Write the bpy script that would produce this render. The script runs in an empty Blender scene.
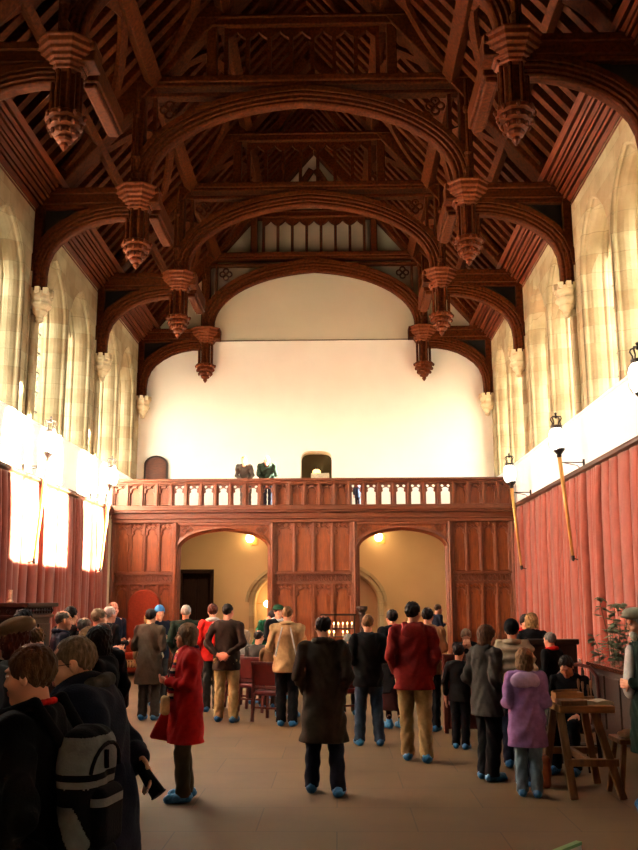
import bpy, math, random
import numpy as np
from mathutils import Vector, Matrix

rnd = random.Random(11)
S = bpy.context.scene
COL = S.collection
PI = math.pi


# ------------------------------------------------------------------ colour / materials
def lin(c):
    out = []
    for v in c:
        v = v / 255.0
        out.append(v / 12.92 if v <= 0.04045 else ((v + 0.055) / 1.055) ** 2.4)
    return out


def mat(name, rgb, rough=0.65, var=0.18, scale=5.0, stretch=(1, 1, 1), bump=0.0, bscale=60.0, spec=0.3, metal=0.0, sheen=0.0, coat=0.0):
    m = bpy.data.materials.new(name)
    m.use_nodes = True
    nt = m.node_tree
    b = nt.nodes['Principled BSDF']
    c = lin(rgb)
    tc = nt.nodes.new('ShaderNodeTexCoord')
    mp = nt.nodes.new('ShaderNodeMapping')
    mp.inputs['Scale'].default_value = stretch
    nt.links.new(tc.outputs['Object'], mp.inputs['Vector'])
    n = nt.nodes.new('ShaderNodeTexNoise')
    n.inputs['Scale'].default_value = scale
    n.inputs['Detail'].default_value = 5
    nt.links.new(mp.outputs['Vector'], n.inputs['Vector'])
    r = nt.nodes.new('ShaderNodeValToRGB')
    r.color_ramp.elements[0].position = 0.3
    r.color_ramp.elements[1].position = 0.7
    r.color_ramp.elements[0].color = [max(0, x * (1 - var)) for x in c] + [1]
    r.color_ramp.elements[1].color = [min(1, x * (1 + var)) for x in c] + [1]
    nt.links.new(n.outputs['Fac'], r.inputs['Fac'])
    nt.links.new(r.outputs['Color'], b.inputs['Base Color'])
    b.inputs['Roughness'].default_value = rough
    b.inputs['Specular IOR Level'].default_value = spec
    b.inputs['Metallic'].default_value = metal
    if sheen:
        b.inputs['Sheen Weight'].default_value = sheen
    if coat:
        b.inputs['Coat Weight'].default_value = coat
    if bump:
        n2 = nt.nodes.new('ShaderNodeTexNoise')
        n2.inputs['Scale'].default_value = bscale
        n2.inputs['Detail'].default_value = 3
        nt.links.new(mp.outputs['Vector'], n2.inputs['Vector'])
        bp = nt.nodes.new('ShaderNodeBump')
        bp.inputs['Strength'].default_value = bump
        bp.inputs['Distance'].default_value = 0.01
        nt.links.new(n2.outputs['Fac'], bp.inputs['Height'])
        nt.links.new(bp.outputs['Normal'], b.inputs['Normal'])
    return m


def emat(name, rgb, strength):
    m = bpy.data.materials.new(name)
    m.use_nodes = True
    b = m.node_tree.nodes['Principled BSDF']
    c = lin(rgb)
    b.inputs['Base Color'].default_value = c + [1]
    b.inputs['Emission Color'].default_value = c + [1]
    b.inputs['Emission Strength'].default_value = strength
    b.inputs['Roughness'].default_value = 0.3
    return m


def stone_mat(name, cols, bw=0.75, bh=0.36, mortar=(150, 138, 112)):
    m = mat(name, cols[0], rough=0.85, spec=0.15)
    nt = m.node_tree
    b = nt.nodes['Principled BSDF']
    tc = nt.nodes.new('ShaderNodeTexCoord')
    sep = nt.nodes.new('ShaderNodeSeparateXYZ')
    nt.links.new(tc.outputs['Object'], sep.inputs[0])
    addn = nt.nodes.new('ShaderNodeMath')
    addn.operation = 'ADD'
    nt.links.new(sep.outputs['X'], addn.inputs[0])
    nt.links.new(sep.outputs['Y'], addn.inputs[1])
    cmb = nt.nodes.new('ShaderNodeCombineXYZ')
    nt.links.new(addn.outputs[0], cmb.inputs['X'])
    nt.links.new(sep.outputs['Z'], cmb.inputs['Y'])
    br = nt.nodes.new('ShaderNodeTexBrick')
    br.inputs['Scale'].default_value = 1.0
    br.inputs['Brick Width'].default_value = bw
    br.inputs['Row Height'].default_value = bh
    br.inputs['Mortar Size'].default_value = 0.008
    br.inputs['Mortar Smooth'].default_value = 0.4
    br.inputs['Bias'].default_value = -0.45
    br.inputs['Color1'].default_value = lin(cols[0]) + [1]
    br.inputs['Color2'].default_value = lin(cols[1]) + [1]
    br.inputs['Mortar'].default_value = lin(mortar) + [1]
    nt.links.new(cmb.outputs[0], br.inputs['Vector'])
    n = nt.nodes.new('ShaderNodeTexNoise')
    n.inputs['Scale'].default_value = 1.7
    n.inputs['Detail'].default_value = 8
    nt.links.new(tc.outputs['Object'], n.inputs['Vector'])
    r = nt.nodes.new('ShaderNodeValToRGB')
    r.color_ramp.elements[0].position = 0.35
    r.color_ramp.elements[0].color = (0.72, 0.68, 0.6, 1)
    r.color_ramp.elements[1].position = 0.65
    r.color_ramp.elements[1].color = (1.06, 1.04, 1.0, 1)
    nt.links.new(n.outputs['Fac'], r.inputs['Fac'])
    mx = nt.nodes.new('ShaderNodeMix')
    mx.data_type = 'RGBA'
    mx.blend_type = 'MULTIPLY'
    mx.inputs['Factor'].default_value = 1.0
    nt.links.new(br.outputs['Color'], mx.inputs['A'])
    nt.links.new(r.outputs['Color'], mx.inputs['B'])
    nt.links.new(mx.outputs['Result'], b.inputs['Base Color'])
    n2 = nt.nodes.new('ShaderNodeTexNoise')
    n2.inputs['Scale'].default_value = 25
    nt.links.new(tc.outputs['Object'], n2.inputs['Vector'])
    bp = nt.nodes.new('ShaderNodeBump')
    bp.inputs['Strength'].default_value = 0.25
    bp.inputs['Distance'].default_value = 0.02
    nt.links.new(n2.outputs['Fac'], bp.inputs['Height'])
    nt.links.new(bp.outputs['Normal'], b.inputs['Normal'])
    return m


def wood(name, rgb, rough=0.5, var=0.35, stretch=(6, 6, 1.2), spec=0.35, coat=0.0):
    return mat(name, rgb, rough=rough, var=var, scale=4.0, stretch=stretch, bump=0.25, bscale=14, spec=spec, coat=coat)


M = {}
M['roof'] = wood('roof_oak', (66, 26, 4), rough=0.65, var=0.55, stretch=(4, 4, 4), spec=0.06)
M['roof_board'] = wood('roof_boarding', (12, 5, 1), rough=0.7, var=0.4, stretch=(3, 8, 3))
M['cap_wood'] = wood('paler_oak', (92, 39, 8), rough=0.6, var=0.4, stretch=(5, 5, 5), spec=0.16)  # paler oak tone for the post caps and pendant drops
M['cove'] = wood('cornice_oak', (88, 34, 5), rough=0.55, var=0.5, stretch=(8, 0.8, 8), spec=0.2)
M['screen'] = wood('screen_oak', (98, 45, 14), rough=0.45, var=0.3, stretch=(9, 9, 1.5))
M['screen_panel'] = wood('screen_panel_oak', (114, 53, 13), rough=0.45, var=0.35, stretch=(9, 9, 1.0))
M['screen_dark'] = wood('screen_dark_oak', (88, 40, 13), rough=0.45, var=0.3, stretch=(2, 9, 9))
M['stone'] = stone_mat('limestone_blocks', [(174, 158, 126), (138, 104, 68)], mortar=(152, 136, 106))
M['corbel'] = mat('corbel_stone', (206, 186, 150), rough=0.85, bump=0.4, bscale=25, spec=0.15)
M['plaster'] = mat('white_plaster', (248, 246, 240), rough=0.9, var=0.03, scale=1.5, spec=0.1)
M['end_plaster'] = mat('cream_plaster', (246, 240, 224), rough=0.9, var=0.03, scale=1.0, spec=0.1)
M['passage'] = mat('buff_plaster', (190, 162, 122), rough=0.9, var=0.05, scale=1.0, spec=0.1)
M['curtain'] = mat('salmon_curtain', (130, 62, 47), rough=0.85, var=0.14, scale=9, stretch=(1, 1, 0.5), bump=0.2, bscale=50, spec=0.1, sheen=0.4)
M['rail'] = wood('rail_oak', (70, 36, 20), rough=0.4, stretch=(8, 1, 8))
M['lead'] = mat('lead', (60, 62, 66), rough=0.6, metal=0.3)
M['iron'] = mat('dark_iron', (44, 34, 28), rough=0.45, metal=0.6)
M['brass'] = mat('gilt_pole', (196, 146, 76), rough=0.35, metal=0.25, var=0.15)
M['globe'] = emat('lantern_glass', (255, 246, 228), 1.0)
M['lampglobe'] = emat('warm_globe', (255, 214, 150), 7.0)
M['bowlglow'] = emat('bowl_glow', (255, 206, 110), 1.2)
M['flame'] = emat('candle_flame', (255, 200, 110), 8.0)
M['redcloth'] = mat('red_upholstery', (122, 46, 28), rough=0.9, var=0.2, scale=30, bump=0.3, bscale=70, spec=0.1)
M['redleather'] = mat('dark_red_leather', (80, 18, 12), rough=0.5, var=0.2, scale=8)
M['redwood'] = wood('chair_frame_wood', (80, 26, 15), rough=0.45)
M['dark_oak'] = wood('dark_oak', (38, 20, 11), rough=0.5, spec=0.2)
M['bench_oak'] = wood('bench_oak', (112, 76, 40), rough=0.6)
M['bench_top'] = wood('bench_top_oak', (146, 96, 46), rough=0.55, stretch=(1, 6, 6))
M['skin'] = mat('skin', (208, 146, 114), rough=0.55, var=0.06, scale=12, spec=0.3)
M['skin_pink'] = mat('skin_pink', (210, 136, 110), rough=0.55, var=0.08, scale=12, spec=0.3)
M['eye_white'] = mat('eye_white', (225, 220, 212), rough=0.3, var=0.0)
M['eye_dark'] = mat('eye_dark', (46, 32, 24), rough=0.2, var=0.0)
M['lip'] = mat('lip', (188, 104, 92), rough=0.5, var=0.05)
M['overshoe'] = mat('blue_overshoe', (30, 100, 146), rough=0.4, var=0.25, scale=25, bump=0.6, bscale=40, spec=0.4)
for n_, c_ in dict(black=(22, 21, 23), blackbrown=(34, 28, 26), navy=(34, 40, 62), blue=(58, 78, 112), tweed=(88, 70, 55), collargrey=(128, 126, 116), greycoat=(106, 88, 70), charcoal=(92, 84, 76),
                   darkgreen=(38, 60, 44), green=(34, 118, 78), red=(204, 30, 28), redfleece=(132, 28, 22), brightred=(224, 36, 28), beige=(206, 164, 112), tan=(160, 112, 70),
                   cream=(226, 208, 178), khaki=(178, 146, 96), brown=(70, 46, 32), jeans=(70, 92, 116), palejeans=(118, 138, 150), olive=(96, 84, 58), purple=(178, 128, 186), lilac=(226, 186, 224),
                   white=(232, 228, 220), puffer=(206, 184, 152), maroon=(74, 26, 24), greyblue=(92, 104, 116), capbrown=(170, 132, 98), capgrey=(176, 170, 146), bluehat=(70, 140, 200),
                   hatgreen=(26, 84, 50), grey=(136, 136, 132)).items():
    M[n_] = mat('cloth_' + n_, [v * (0.60 if max(c_) < 130 else 0.80) for v in c_], rough=0.9, var=0.16, scale=22, bump=0.35, bscale=110, spec=0.12)
for n_, c_ in dict(h_brown=(112, 78, 50), h_dark=(38, 26, 20), h_greybrown=(142, 114, 86), h_grey=(150, 142, 132), h_white=(226, 220, 208), h_blond=(190, 142, 84), h_sandy=(150, 104, 62),
                   h_auburn=(104, 46, 26), h_ashen=(176, 150, 118)).items():
    M[n_] = mat('hair_' + n_[2:], [v * 0.74 for v in c_], rough=0.55, var=0.45, scale=26, stretch=(3, 3, 0.8), bump=0.6, bscale=70, spec=0.12)


# striped scarf
def scarf_mat():
    m = mat('striped_scarf', (150, 60, 50), rough=0.9)
    nt = m.node_tree
    b = nt.nodes['Principled BSDF']
    tc = nt.nodes.new('ShaderNodeTexCoord')
    sep = nt.nodes.new('ShaderNodeSeparateXYZ')
    nt.links.new(tc.outputs['Object'], sep.inputs[0])
    mu = nt.nodes.new('ShaderNodeMath')
    mu.operation = 'MULTIPLY'
    mu.inputs[1].default_value = 4.2
    nt.links.new(sep.outputs['Z'], mu.inputs[0])
    fr = nt.nodes.new('ShaderNodeMath')
    fr.operation = 'FRACT'
    nt.links.new(mu.outputs[0], fr.inputs[0])
    r = nt.nodes.new('ShaderNodeValToRGB')
    r.color_ramp.interpolation = 'CONSTANT'
    seq = [(40, 30, 46), (226, 190, 150), (176, 40, 40), (60, 40, 60), (222, 150, 60), (196, 92, 110), (44, 34, 40), (210, 196, 120), (150, 40, 60)]
    el = r.color_ramp.elements
    el[0].position = 0
    el[0].color = lin(seq[0]) + [1]
    el[1].position = 1 / len(seq)
    el[1].color = lin(seq[1]) + [1]
    for i in range(2, len(seq)):
        e = el.new(i / len(seq))
        e.color = lin(seq[i]) + [1]
    nt.links.new(fr.outputs[0], r.inputs['Fac'])
    nt.links.new(r.outputs['Color'], b.inputs['Base Color'])
    return m


M['scarf'] = scarf_mat()


def floor_mat():
    m = mat('stone_floor', (138, 112, 78), rough=0.62, spec=0.35)
    nt = m.node_tree
    b = nt.nodes['Principled BSDF']
    tc = nt.nodes.new('ShaderNodeTexCoord')
    br = nt.nodes.new('ShaderNodeTexBrick')
    br.inputs['Scale'].default_value = 1.0
    br.inputs['Brick Width'].default_value = 1.35
    br.inputs['Row Height'].default_value = 0.9
    br.inputs['Mortar Size'].default_value = 0.006
    br.inputs['Bias'].default_value = -0.2
    br.inputs['Color1'].default_value = lin((86, 62, 33)) + [1]
    br.inputs['Color2'].default_value = lin((78, 56, 30)) + [1]
    br.inputs['Mortar'].default_value = lin((60, 42, 22)) + [1]
    nt.links.new(tc.outputs['Object'], br.inputs['Vector'])
    n = nt.nodes.new('ShaderNodeTexNoise')
    n.inputs['Scale'].default_value = 1.3
    n.inputs['Detail'].default_value = 9
    nt.links.new(tc.outputs['Object'], n.inputs['Vector'])
    r = nt.nodes.new('ShaderNodeValToRGB')
    r.color_ramp.elements[0].position = 0.3
    r.color_ramp.elements[0].color = (0.78, 0.76, 0.72, 1)
    r.color_ramp.elements[1].position = 0.7
    r.color_ramp.elements[1].color = (1.1, 1.08, 1.04, 1)
    nt.links.new(n.outputs['Fac'], r.inputs['Fac'])
    mx = nt.nodes.new('ShaderNodeMix')
    mx.data_type = 'RGBA'
    mx.blend_type = 'MULTIPLY'
    mx.inputs['Factor'].default_value = 1.0
    nt.links.new(br.outputs['Color'], mx.inputs['A'])
    nt.links.new(r.outputs['Color'], mx.inputs['B'])
    nt.links.new(mx.outputs['Result'], b.inputs['Base Color'])
    return m


M['floor'] = floor_mat()


def glass_mat():
    m = bpy.data.materials.new('leaded_glass')
    m.use_nodes = True
    nt = m.node_tree
    nt.nodes.remove(nt.nodes['Principled BSDF'])
    out = nt.nodes['Material Output']
    tr = nt.nodes.new('ShaderNodeBsdfTransparent')
    tr.inputs['Color'].default_value = (0.93, 0.95, 0.93, 1)
    gl = nt.nodes.new('ShaderNodeBsdfGlossy')
    gl.inputs['Roughness'].default_value = 0.15
    m1 = nt.nodes.new('ShaderNodeMixShader')
    m1.inputs['Fac'].default_value = 0.06
    nt.links.new(tr.outputs[0], m1.inputs[1])
    nt.links.new(gl.outputs[0], m1.inputs[2])
    tc = nt.nodes.new('ShaderNodeTexCoord')
    mp = nt.nodes.new('ShaderNodeMapping')
    mp.inputs['Rotation'].default_value = (math.radians(45), 0, 0)
    nt.links.new(tc.outputs['Object'], mp.inputs['Vector'])
    sep = nt.nodes.new('ShaderNodeSeparateXYZ')
    nt.links.new(mp.outputs['Vector'], sep.inputs[0])
    hs = []
    for ax in ('Y', 'Z'):
        w = nt.nodes.new('ShaderNodeMath')
        w.operation = 'PINGPONG'
        w.inputs[1].default_value = 0.07
        nt.links.new(sep.outputs[ax], w.inputs[0])
        lt = nt.nodes.new('ShaderNodeMath')
        lt.operation = 'LESS_THAN'
        lt.inputs[1].default_value = 0.004
        nt.links.new(w.outputs[0], lt.inputs[0])
        hs.append(lt)
    mxm = nt.nodes.new('ShaderNodeMath')
    mxm.operation = 'MAXIMUM'
    nt.links.new(hs[0].outputs[0], mxm.inputs[0])
    nt.links.new(hs[1].outputs[0], mxm.inputs[1])
    df = nt.nodes.new('ShaderNodeBsdfDiffuse')
    df.inputs['Color'].default_value = (0.05, 0.05, 0.055, 1)
    m2 = nt.nodes.new('ShaderNodeMixShader')
    nt.links.new(mxm.outputs[0], m2.inputs['Fac'])
    nt.links.new(m1.outputs[0], m2.inputs[1])
    nt.links.new(df.outputs[0], m2.inputs[2])
    nt.links.new(m2.outputs[0], out.inputs['Surface'])
    return m


M['glass'] = glass_mat()


# ------------------------------------------------------------------ objects
def tag(o, label=None, cat=None, group=None, kind=None):
    if label:
        o['label'] = label
    if cat:
        o['category'] = cat
    if group:
        o['group'] = group
    if kind:
        o['kind'] = kind
    return o


def thing(name, label, cat, loc=(0, 0, 0), rot=0.0, group=None):
    o = bpy.data.objects.new(name, None)
    o.empty_display_size = 0.2
    COL.objects.link(o)
    o.location = loc
    o.rotation_euler = (0, 0, rot)
    return tag(o, label, cat, group)


def copy_tree(o, parent=None):
    kids = list(o.children)
    c = o.copy()
    COL.objects.link(c)
    if parent is not None:
        c.parent = parent
    for k in kids:
        copy_tree(k, c)
    return c


def mesh_from(name, v, faces=None, quads=None, mi=None, mats=(), smooth=False):
    me = bpy.data.meshes.new(name)
    if quads is not None:
        v = np.asarray(v, np.float32)
        q = np.asarray(quads, np.int32)
        me.vertices.add(len(v))
        me.vertices.foreach_set('co', v.ravel())
        me.loops.add(q.size)
        me.loops.foreach_set('vertex_index', q.ravel())
        me.polygons.add(len(q))
        me.polygons.foreach_set('loop_start', np.arange(0, q.size, 4, dtype=np.int32))
        me.update(calc_edges=True)
    else:
        me.from_pydata([tuple(map(float, p)) for p in v], [], faces)
    for m in mats:
        me.materials.append(m)
    if mi is not None:
        me.polygons.foreach_set('material_index', np.asarray(mi, np.int32))
    if smooth:
        me.polygons.foreach_set('use_smooth', np.ones(len(me.polygons), dtype=bool))
    me.update()
    return me


def link(name, me, parent=None, loc=None):
    o = bpy.data.objects.new(name, me)
    COL.objects.link(o)
    if parent is not None:
        o.parent = parent
    if loc is not None:
        o.location = loc
    return o


class MB:
    def __init__(s):
        s.v, s.f, s.m, s.sm = [], [], [], []

    def add(s, v, f, mi=0):
        o = len(s.v)
        s.v += [tuple(p) for p in v]
        s.f += [tuple(i + o for i in q) for q in f]
        s.m += [mi] * len(f)

    def box(s, a, b, mi=0):
        x0, x1 = sorted((a[0], b[0]))
        y0, y1 = sorted((a[1], b[1]))
        z0, z1 = sorted((a[2], b[2]))
        s.add([(x0, y0, z0), (x1, y0, z0), (x1, y1, z0), (x0, y1, z0), (x0, y0, z1), (x1, y0, z1), (x1, y1, z1), (x0, y1, z1)],
              [(0, 3, 2, 1), (4, 5, 6, 7), (0, 1, 5, 4), (1, 2, 6, 5), (2, 3, 7, 6), (3, 0, 4, 7)], mi)

    def beam(s, a, b, w, h, up=(0, 0, 1), mi=0, w2=None, h2=None):
        a, b, up = np.array(a, float), np.array(b, float), np.array(up, float)
        d = (b - a) / np.linalg.norm(b - a)
        sd = np.cross(d, up)
        sd /= np.linalg.norm(sd)
        u = np.cross(sd, d)
        v = []
        for p, ww, hh in ((a, w, h), (b, w2 or w, h2 or h)):
            for i, j in ((-1, -1), (1, -1), (1, 1), (-1, 1)):
                v.append(p + sd * i * ww / 2 + u * j * hh / 2)
        s.add(v, [(0, 1, 2, 3), (7, 6, 5, 4), (0, 4, 5, 1), (1, 5, 6, 2), (2, 6, 7, 3), (3, 7, 4, 0)], mi)

    def sweep(s, path, prof, b, mi=0, closed_prof=True, flip=False):
        """prof points (n,b): n along the in-plane normal (b x t), b along the given direction"""
        path = [np.array(p, float) for p in path]
        b = np.array(b, float)
        n = len(path)
        k = len(prof)
        v = []
        for i in range(n):
            t0 = path[i] - path[i - 1] if i > 0 else path[1] - path[0]
            t1 = path[i + 1] - path[i] if i < n - 1 else path[-1] - path[-2]
            t0 = t0 / np.linalg.norm(t0)
            t1 = t1 / np.linalg.norm(t1)
            t = t0 + t1
            t /= np.linalg.norm(t)
            nn = np.cross(b, t)
            nn /= np.linalg.norm(nn)
            sc = 1.0 / max(0.5, float(np.dot(t, t1)))
            for (pa, pb) in prof:
                v.append(path[i] + nn * pa * sc + b * pb)
        f = []
        for i in range(n - 1):
            for j in range(k if closed_prof else k - 1):
                j2 = (j + 1) % k
                f.append((i * k + j, i * k + j2, (i + 1) * k + j2, (i + 1) * k + j))
        if closed_prof:
            f.append(tuple(range(k - 1, -1, -1)))
            f.append(tuple((n - 1) * k + j for j in range(k)))
        s.add(v, f, mi)

    def tube(s, path, r, seg=8, mi=0, r2=None):
        path = [np.array(p, float) for p in path]
        n = len(path)
        v = []
        prev = None
        for i in range(n):
            t = (path[min(i + 1, n - 1)] - path[max(i - 1, 0)])
            t = t / np.linalg.norm(t)
            ref = np.array((0, 0, 1.0)) if abs(t[2]) < 0.9 else np.array((1.0, 0, 0))
            u = np.cross(t, ref) if prev is None else prev - t * np.dot(prev, t)
            u /= np.linalg.norm(u)
            prev = u
            w = np.cross(t, u)
            rr = r if r2 is None else r + (r2 - r) * i / (n - 1)
            for j in range(seg):
                a = 2 * PI * j / seg
                v.append(path[i] + (u * math.cos(a) + w * math.sin(a)) * rr)
        f = [(i * seg + j, i * seg + (j + 1) % seg, (i + 1) * seg + (j + 1) % seg, (i + 1) * seg + j) for i in range(n - 1) for j in range(seg)]
        f.append(tuple(range(seg - 1, -1, -1)))
        f.append(tuple((n - 1) * seg + j for j in range(seg)))
        s.add(v, f, mi)

    def lathe(s, c, prof, seg=16, mi=0, phase=0.0, sx=1.0, sy=1.0):
        v = []
        for (r, z) in prof:
            for j in range(seg):
                a = 2 * PI * j / seg + phase
                v.append((c[0] + r * math.cos(a) * sx, c[1] + r * math.sin(a) * sy, c[2] + z))
        n = len(prof)
        f = [(i * seg + j, i * seg + (j + 1) % seg, (i + 1) * seg + (j + 1) % seg, (i + 1) * seg + j) for i in range(n - 1) for j in range(seg)]
        f.append(tuple(range(seg - 1, -1, -1)))
        f.append(tuple((n - 1) * seg + j for j in range(seg)))
        s.add(v, f, mi)

    def columns(s, us, lo, hi, mk, mi=0, d0=0.0, d1=0.2):
        """solid made of vertical strips between the curves lo(u) and hi(u); mk(u, d, z) -> point"""
        n = len(us)
        v = []
        for u in us:
            for d in (d0, d1):
                v.append(mk(u, d, lo(u)))
                v.append(mk(u, d, hi(u)))
        f = []
        for i in range(n - 1):
            a, b = i * 4, (i + 1) * 4
            f += [(a, b, b + 1, a + 1), (a + 2, a + 3, b + 3, b + 2), (a, a + 2, b + 2, b), (a + 1, b + 1, b + 3, a + 3)]
        f += [(0, 1, 3, 2), ((n - 1) * 4, (n - 1) * 4 + 2, (n - 1) * 4 + 3, (n - 1) * 4 + 1)]
        s.add(v, f, mi)

    def build(s, name, mats, parent=None, smooth=False, bevel=0.0, loc=None, fix=True):
        if not isinstance(mats, (list, tuple)):
            mats = [mats]
        me = mesh_from(name, s.v, s.f, None, s.m, mats, smooth)
        if fix:
            import bmesh
            bm = bmesh.new()
            bm.from_mesh(me)
            bmesh.ops.recalc_face_normals(bm, faces=bm.faces[:])
            bm.to_mesh(me)
            bm.free()
        o = link(name, me, parent, loc)
        if bevel:
            md = o.modifiers.new('bevel', 'BEVEL')
            md.width = bevel
            md.segments = 2
            md.limit_method = 'ANGLE'
            md.angle_limit = math.radians(40)
        return o


def structure(o):
    o['kind'] = 'structure'
    return o


# ------------------------------------------------------------------ signed distance fields -> meshes
def smin(a, b, k):
    if k <= 1e-6:
        return np.minimum(a, b)
    h = np.clip(0.5 + 0.5 * (b - a) / k, 0, 1)
    return b * (1 - h) + a * h - k * h * (1 - h)


def smax(a, b, k):
    return -smin(-a, -b, k)


class Field:
    def __init__(s):
        s.ops = []

    def op(s, fn, lo, hi, k=0.02, kind='add'):
        s.ops.append((fn, np.array(lo, float), np.array(hi, float), k, kind))

    def cone(s, a, b, r1, r2, k=0.02, fl=None, ax=None, kind='add'):
        a, b = np.array(a, float), np.array(b, float)
        R = max(1.0, fl or 1.0)
        lo = np.minimum(a - r1 * R, b - r2 * R)
        hi = np.maximum(a + r1 * R, b + r2 * R)
        ba = b - a
        if fl:
            ax = np.array(ax if ax is not None else (0, 1, 0), float)
            ba = ba + np.dot(ba, ax) * (1 / fl - 1) * ax
        L = float(np.dot(ba, ba)) + 1e-12

        def fn(X, Y, Z):
            px, py, pz = X - a[0], Y - a[1], Z - a[2]
            if fl:
                d = (px * ax[0] + py * ax[1] + pz * ax[2]) * (1 / fl - 1)
                px, py, pz = px + d * ax[0], py + d * ax[1], pz + d * ax[2]
            t = np.clip((px * ba[0] + py * ba[1] + pz * ba[2]) / L, 0, 1)
            dx, dy, dz = px - t * ba[0], py - t * ba[1], pz - t * ba[2]
            return np.sqrt(dx * dx + dy * dy + dz * dz) - (r1 + (r2 - r1) * t)
        s.op(fn, lo, hi, k, kind)

    def ell(s, c, r, k=0.02, R=None, kind='add'):
        c, r = np.array(c, float), np.array(r, float)
        rm = r.max()
        R = np.eye(3) if R is None else np.array(R, float)

        def fn(X, Y, Z):
            px, py, pz = X - c[0], Y - c[1], Z - c[2]
            q = [(px * R[0, i] + py * R[1, i] + pz * R[2, i]) / r[i] for i in range(3)]
            return (np.sqrt(q[0] ** 2 + q[1] ** 2 + q[2] ** 2) - 1) * r.min()
        s.op(fn, c - rm, c + rm, k, kind)

    def box(s, c, h, rd=0.02, k=0.0, R=None, kind='add'):
        c, h = np.array(c, float), np.array(h, float)
        R = np.eye(3) if R is None else np.array(R, float)
        rm = np.linalg.norm(h)

        def fn(X, Y, Z):
            px, py, pz = X - c[0], Y - c[1], Z - c[2]
            q = [np.abs(px * R[0, i] + py * R[1, i] + pz * R[2, i]) - h[i] + rd for i in range(3)]
            o = np.sqrt(np.maximum(q[0], 0) ** 2 + np.maximum(q[1], 0) ** 2 + np.maximum(q[2], 0) ** 2)
            return o + np.minimum(np.maximum(q[0], np.maximum(q[1], q[2])), 0) - rd
        s.op(fn, c - rm, c + rm, k, kind)

    def mesh(s, res):
        adds = [o for o in s.ops if o[4] == 'add']
        lo = np.min([o[1] for o in adds], axis=0) - 3 * res - 0.01
        hi = np.max([o[2] for o in adds], axis=0) + 3 * res + 0.01
        n = np.ceil((hi - lo) / res).astype(int) + 1
        ax = [(lo[i] + res * np.arange(n[i])).astype(np.float32) for i in range(3)]
        A = np.full(n, 0.5, np.float32)
        for fn, a, b, k, kind in s.ops:
            pad = k + 2.5 * res
            i0 = np.clip(np.floor((a - pad - lo) / res).astype(int), 0, n - 1)
            i1 = np.clip(np.ceil((b + pad - lo) / res).astype(int) + 1, 1, n)
            if (i1 <= i0).any():
                continue
            sl = tuple(slice(i0[i], i1[i]) for i in range(3))
            X = ax[0][sl[0]][:, None, None]
            Y = ax[1][sl[1]][None, :, None]
            Z = ax[2][sl[2]][None, None, :]
            d = fn(X, Y, Z)
            if kind == 'add':
                A[sl] = smin(A[sl], d, k)
            elif kind == 'sub':
                A[sl] = smax(A[sl], -d, k)
            elif kind == 'cut':
                A[sl] = np.maximum(A[sl], d)
            else:
                A[sl] = A[sl] + d
        return surfnet(A, lo, res)


def surfnet(A, lo, res):
    for d in range(3):
        ix = [slice(None)] * 3
        ix[d] = 0
        A[tuple(ix)] = np.maximum(A[tuple(ix)], 0.01)
        ix[d] = -1
        A[tuple(ix)] = np.maximum(A[tuple(ix)], 0.01)
    s = A < 0
    nx, ny, nz = A.shape
    cnt = np.zeros((nx - 1, ny - 1, nz - 1), np.int8)
    for i in (0, 1):
        for j in (0, 1):
            for k in (0, 1):
                cnt += s[i:nx - 1 + i, j:ny - 1 + j, k:nz - 1 + k]
    act = (cnt > 0) & (cnt < 8)
    I, J, K = np.nonzero(act)
    idx = np.full(act.shape, -1, np.int32)
    idx[I, J, K] = np.arange(len(I))
    acc = np.zeros((len(I), 3), np.float32)
    num = np.zeros(len(I), np.float32)
    cor = [(i, j, k) for i in (0, 1) for j in (0, 1) for k in (0, 1)]
    vals = {c: A[I + c[0], J + c[1], K + c[2]] for c in cor}
    for c in cor:
        for d in range(3):
            if c[d] == 0:
                e = list(c)
                e[d] = 1
                v0, v1 = vals[c], vals[tuple(e)]
                m = (v0 < 0) != (v1 < 0)
                t = np.where(m, v0 / np.where(m, v0 - v1, 1), 0)
                p = np.zeros((len(I), 3), np.float32)
                p[:] = c
                p[:, d] = t
                acc += p * m[:, None]
                num += m
    V = acc / num[:, None] + np.stack([I, J, K], 1)
    V = V * res + np.asarray(lo, np.float32)
    Q = []
    for d in range(3):
        o = [x for x in range(3) if x != d]
        a = [slice(None)] * 3
        b = [slice(None)] * 3
        a[d] = slice(0, -1)
        b[d] = slice(1, None)
        x = s[tuple(a)] != s[tuple(b)]
        P = np.argwhere(x)
        ok = np.ones(len(P), bool)
        for e in o:
            ok &= (P[:, e] > 0) & (P[:, e] < A.shape[e] - 1)
        P = P[ok]
        ins = s[P[:, 0], P[:, 1], P[:, 2]]
        c = []
        for du, dv in ((-1, -1), (0, -1), (0, 0), (-1, 0)):
            q = P.copy()
            q[:, o[0]] += du
            q[:, o[1]] += dv
            c.append(idx[q[:, 0], q[:, 1], q[:, 2]])
        q = np.stack(c, 1)
        fl = ins if d != 1 else ~ins
        q[~fl] = q[~fl][:, ::-1]
        Q.append(q)
    return V, np.concatenate(Q)


def sdf_obj(name, F, res, mats, parent=None, matfn=None):
    V, Q = F.mesh(res)
    if not isinstance(mats, (list, tuple)):
        mats = [mats]
    mi = None
    if matfn is not None:
        mi = matfn(V[Q].mean(1))
    me = mesh_from(name, V, None, Q, mi, mats, True)
    return link(name, me, parent)
# ================================================================== THE HALL
TR = [12.96, 18.06, 23.16, 28.26]          # roof trusses along the hall
BAY = 5.1
YB, YE = -2.5, 28.42                        # back wall, end wall
XW = 5.6                                    # side wall face


def lerp(a, b, t):
    return a + (b - a) * t


def arcf(t, p=2.4, lw=0.16):
    t = min(1.0, abs(t))
    return (1 - lw) * math.sqrt(max(0.0, 1 - t ** p)) + lw * (1 - t)


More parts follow.
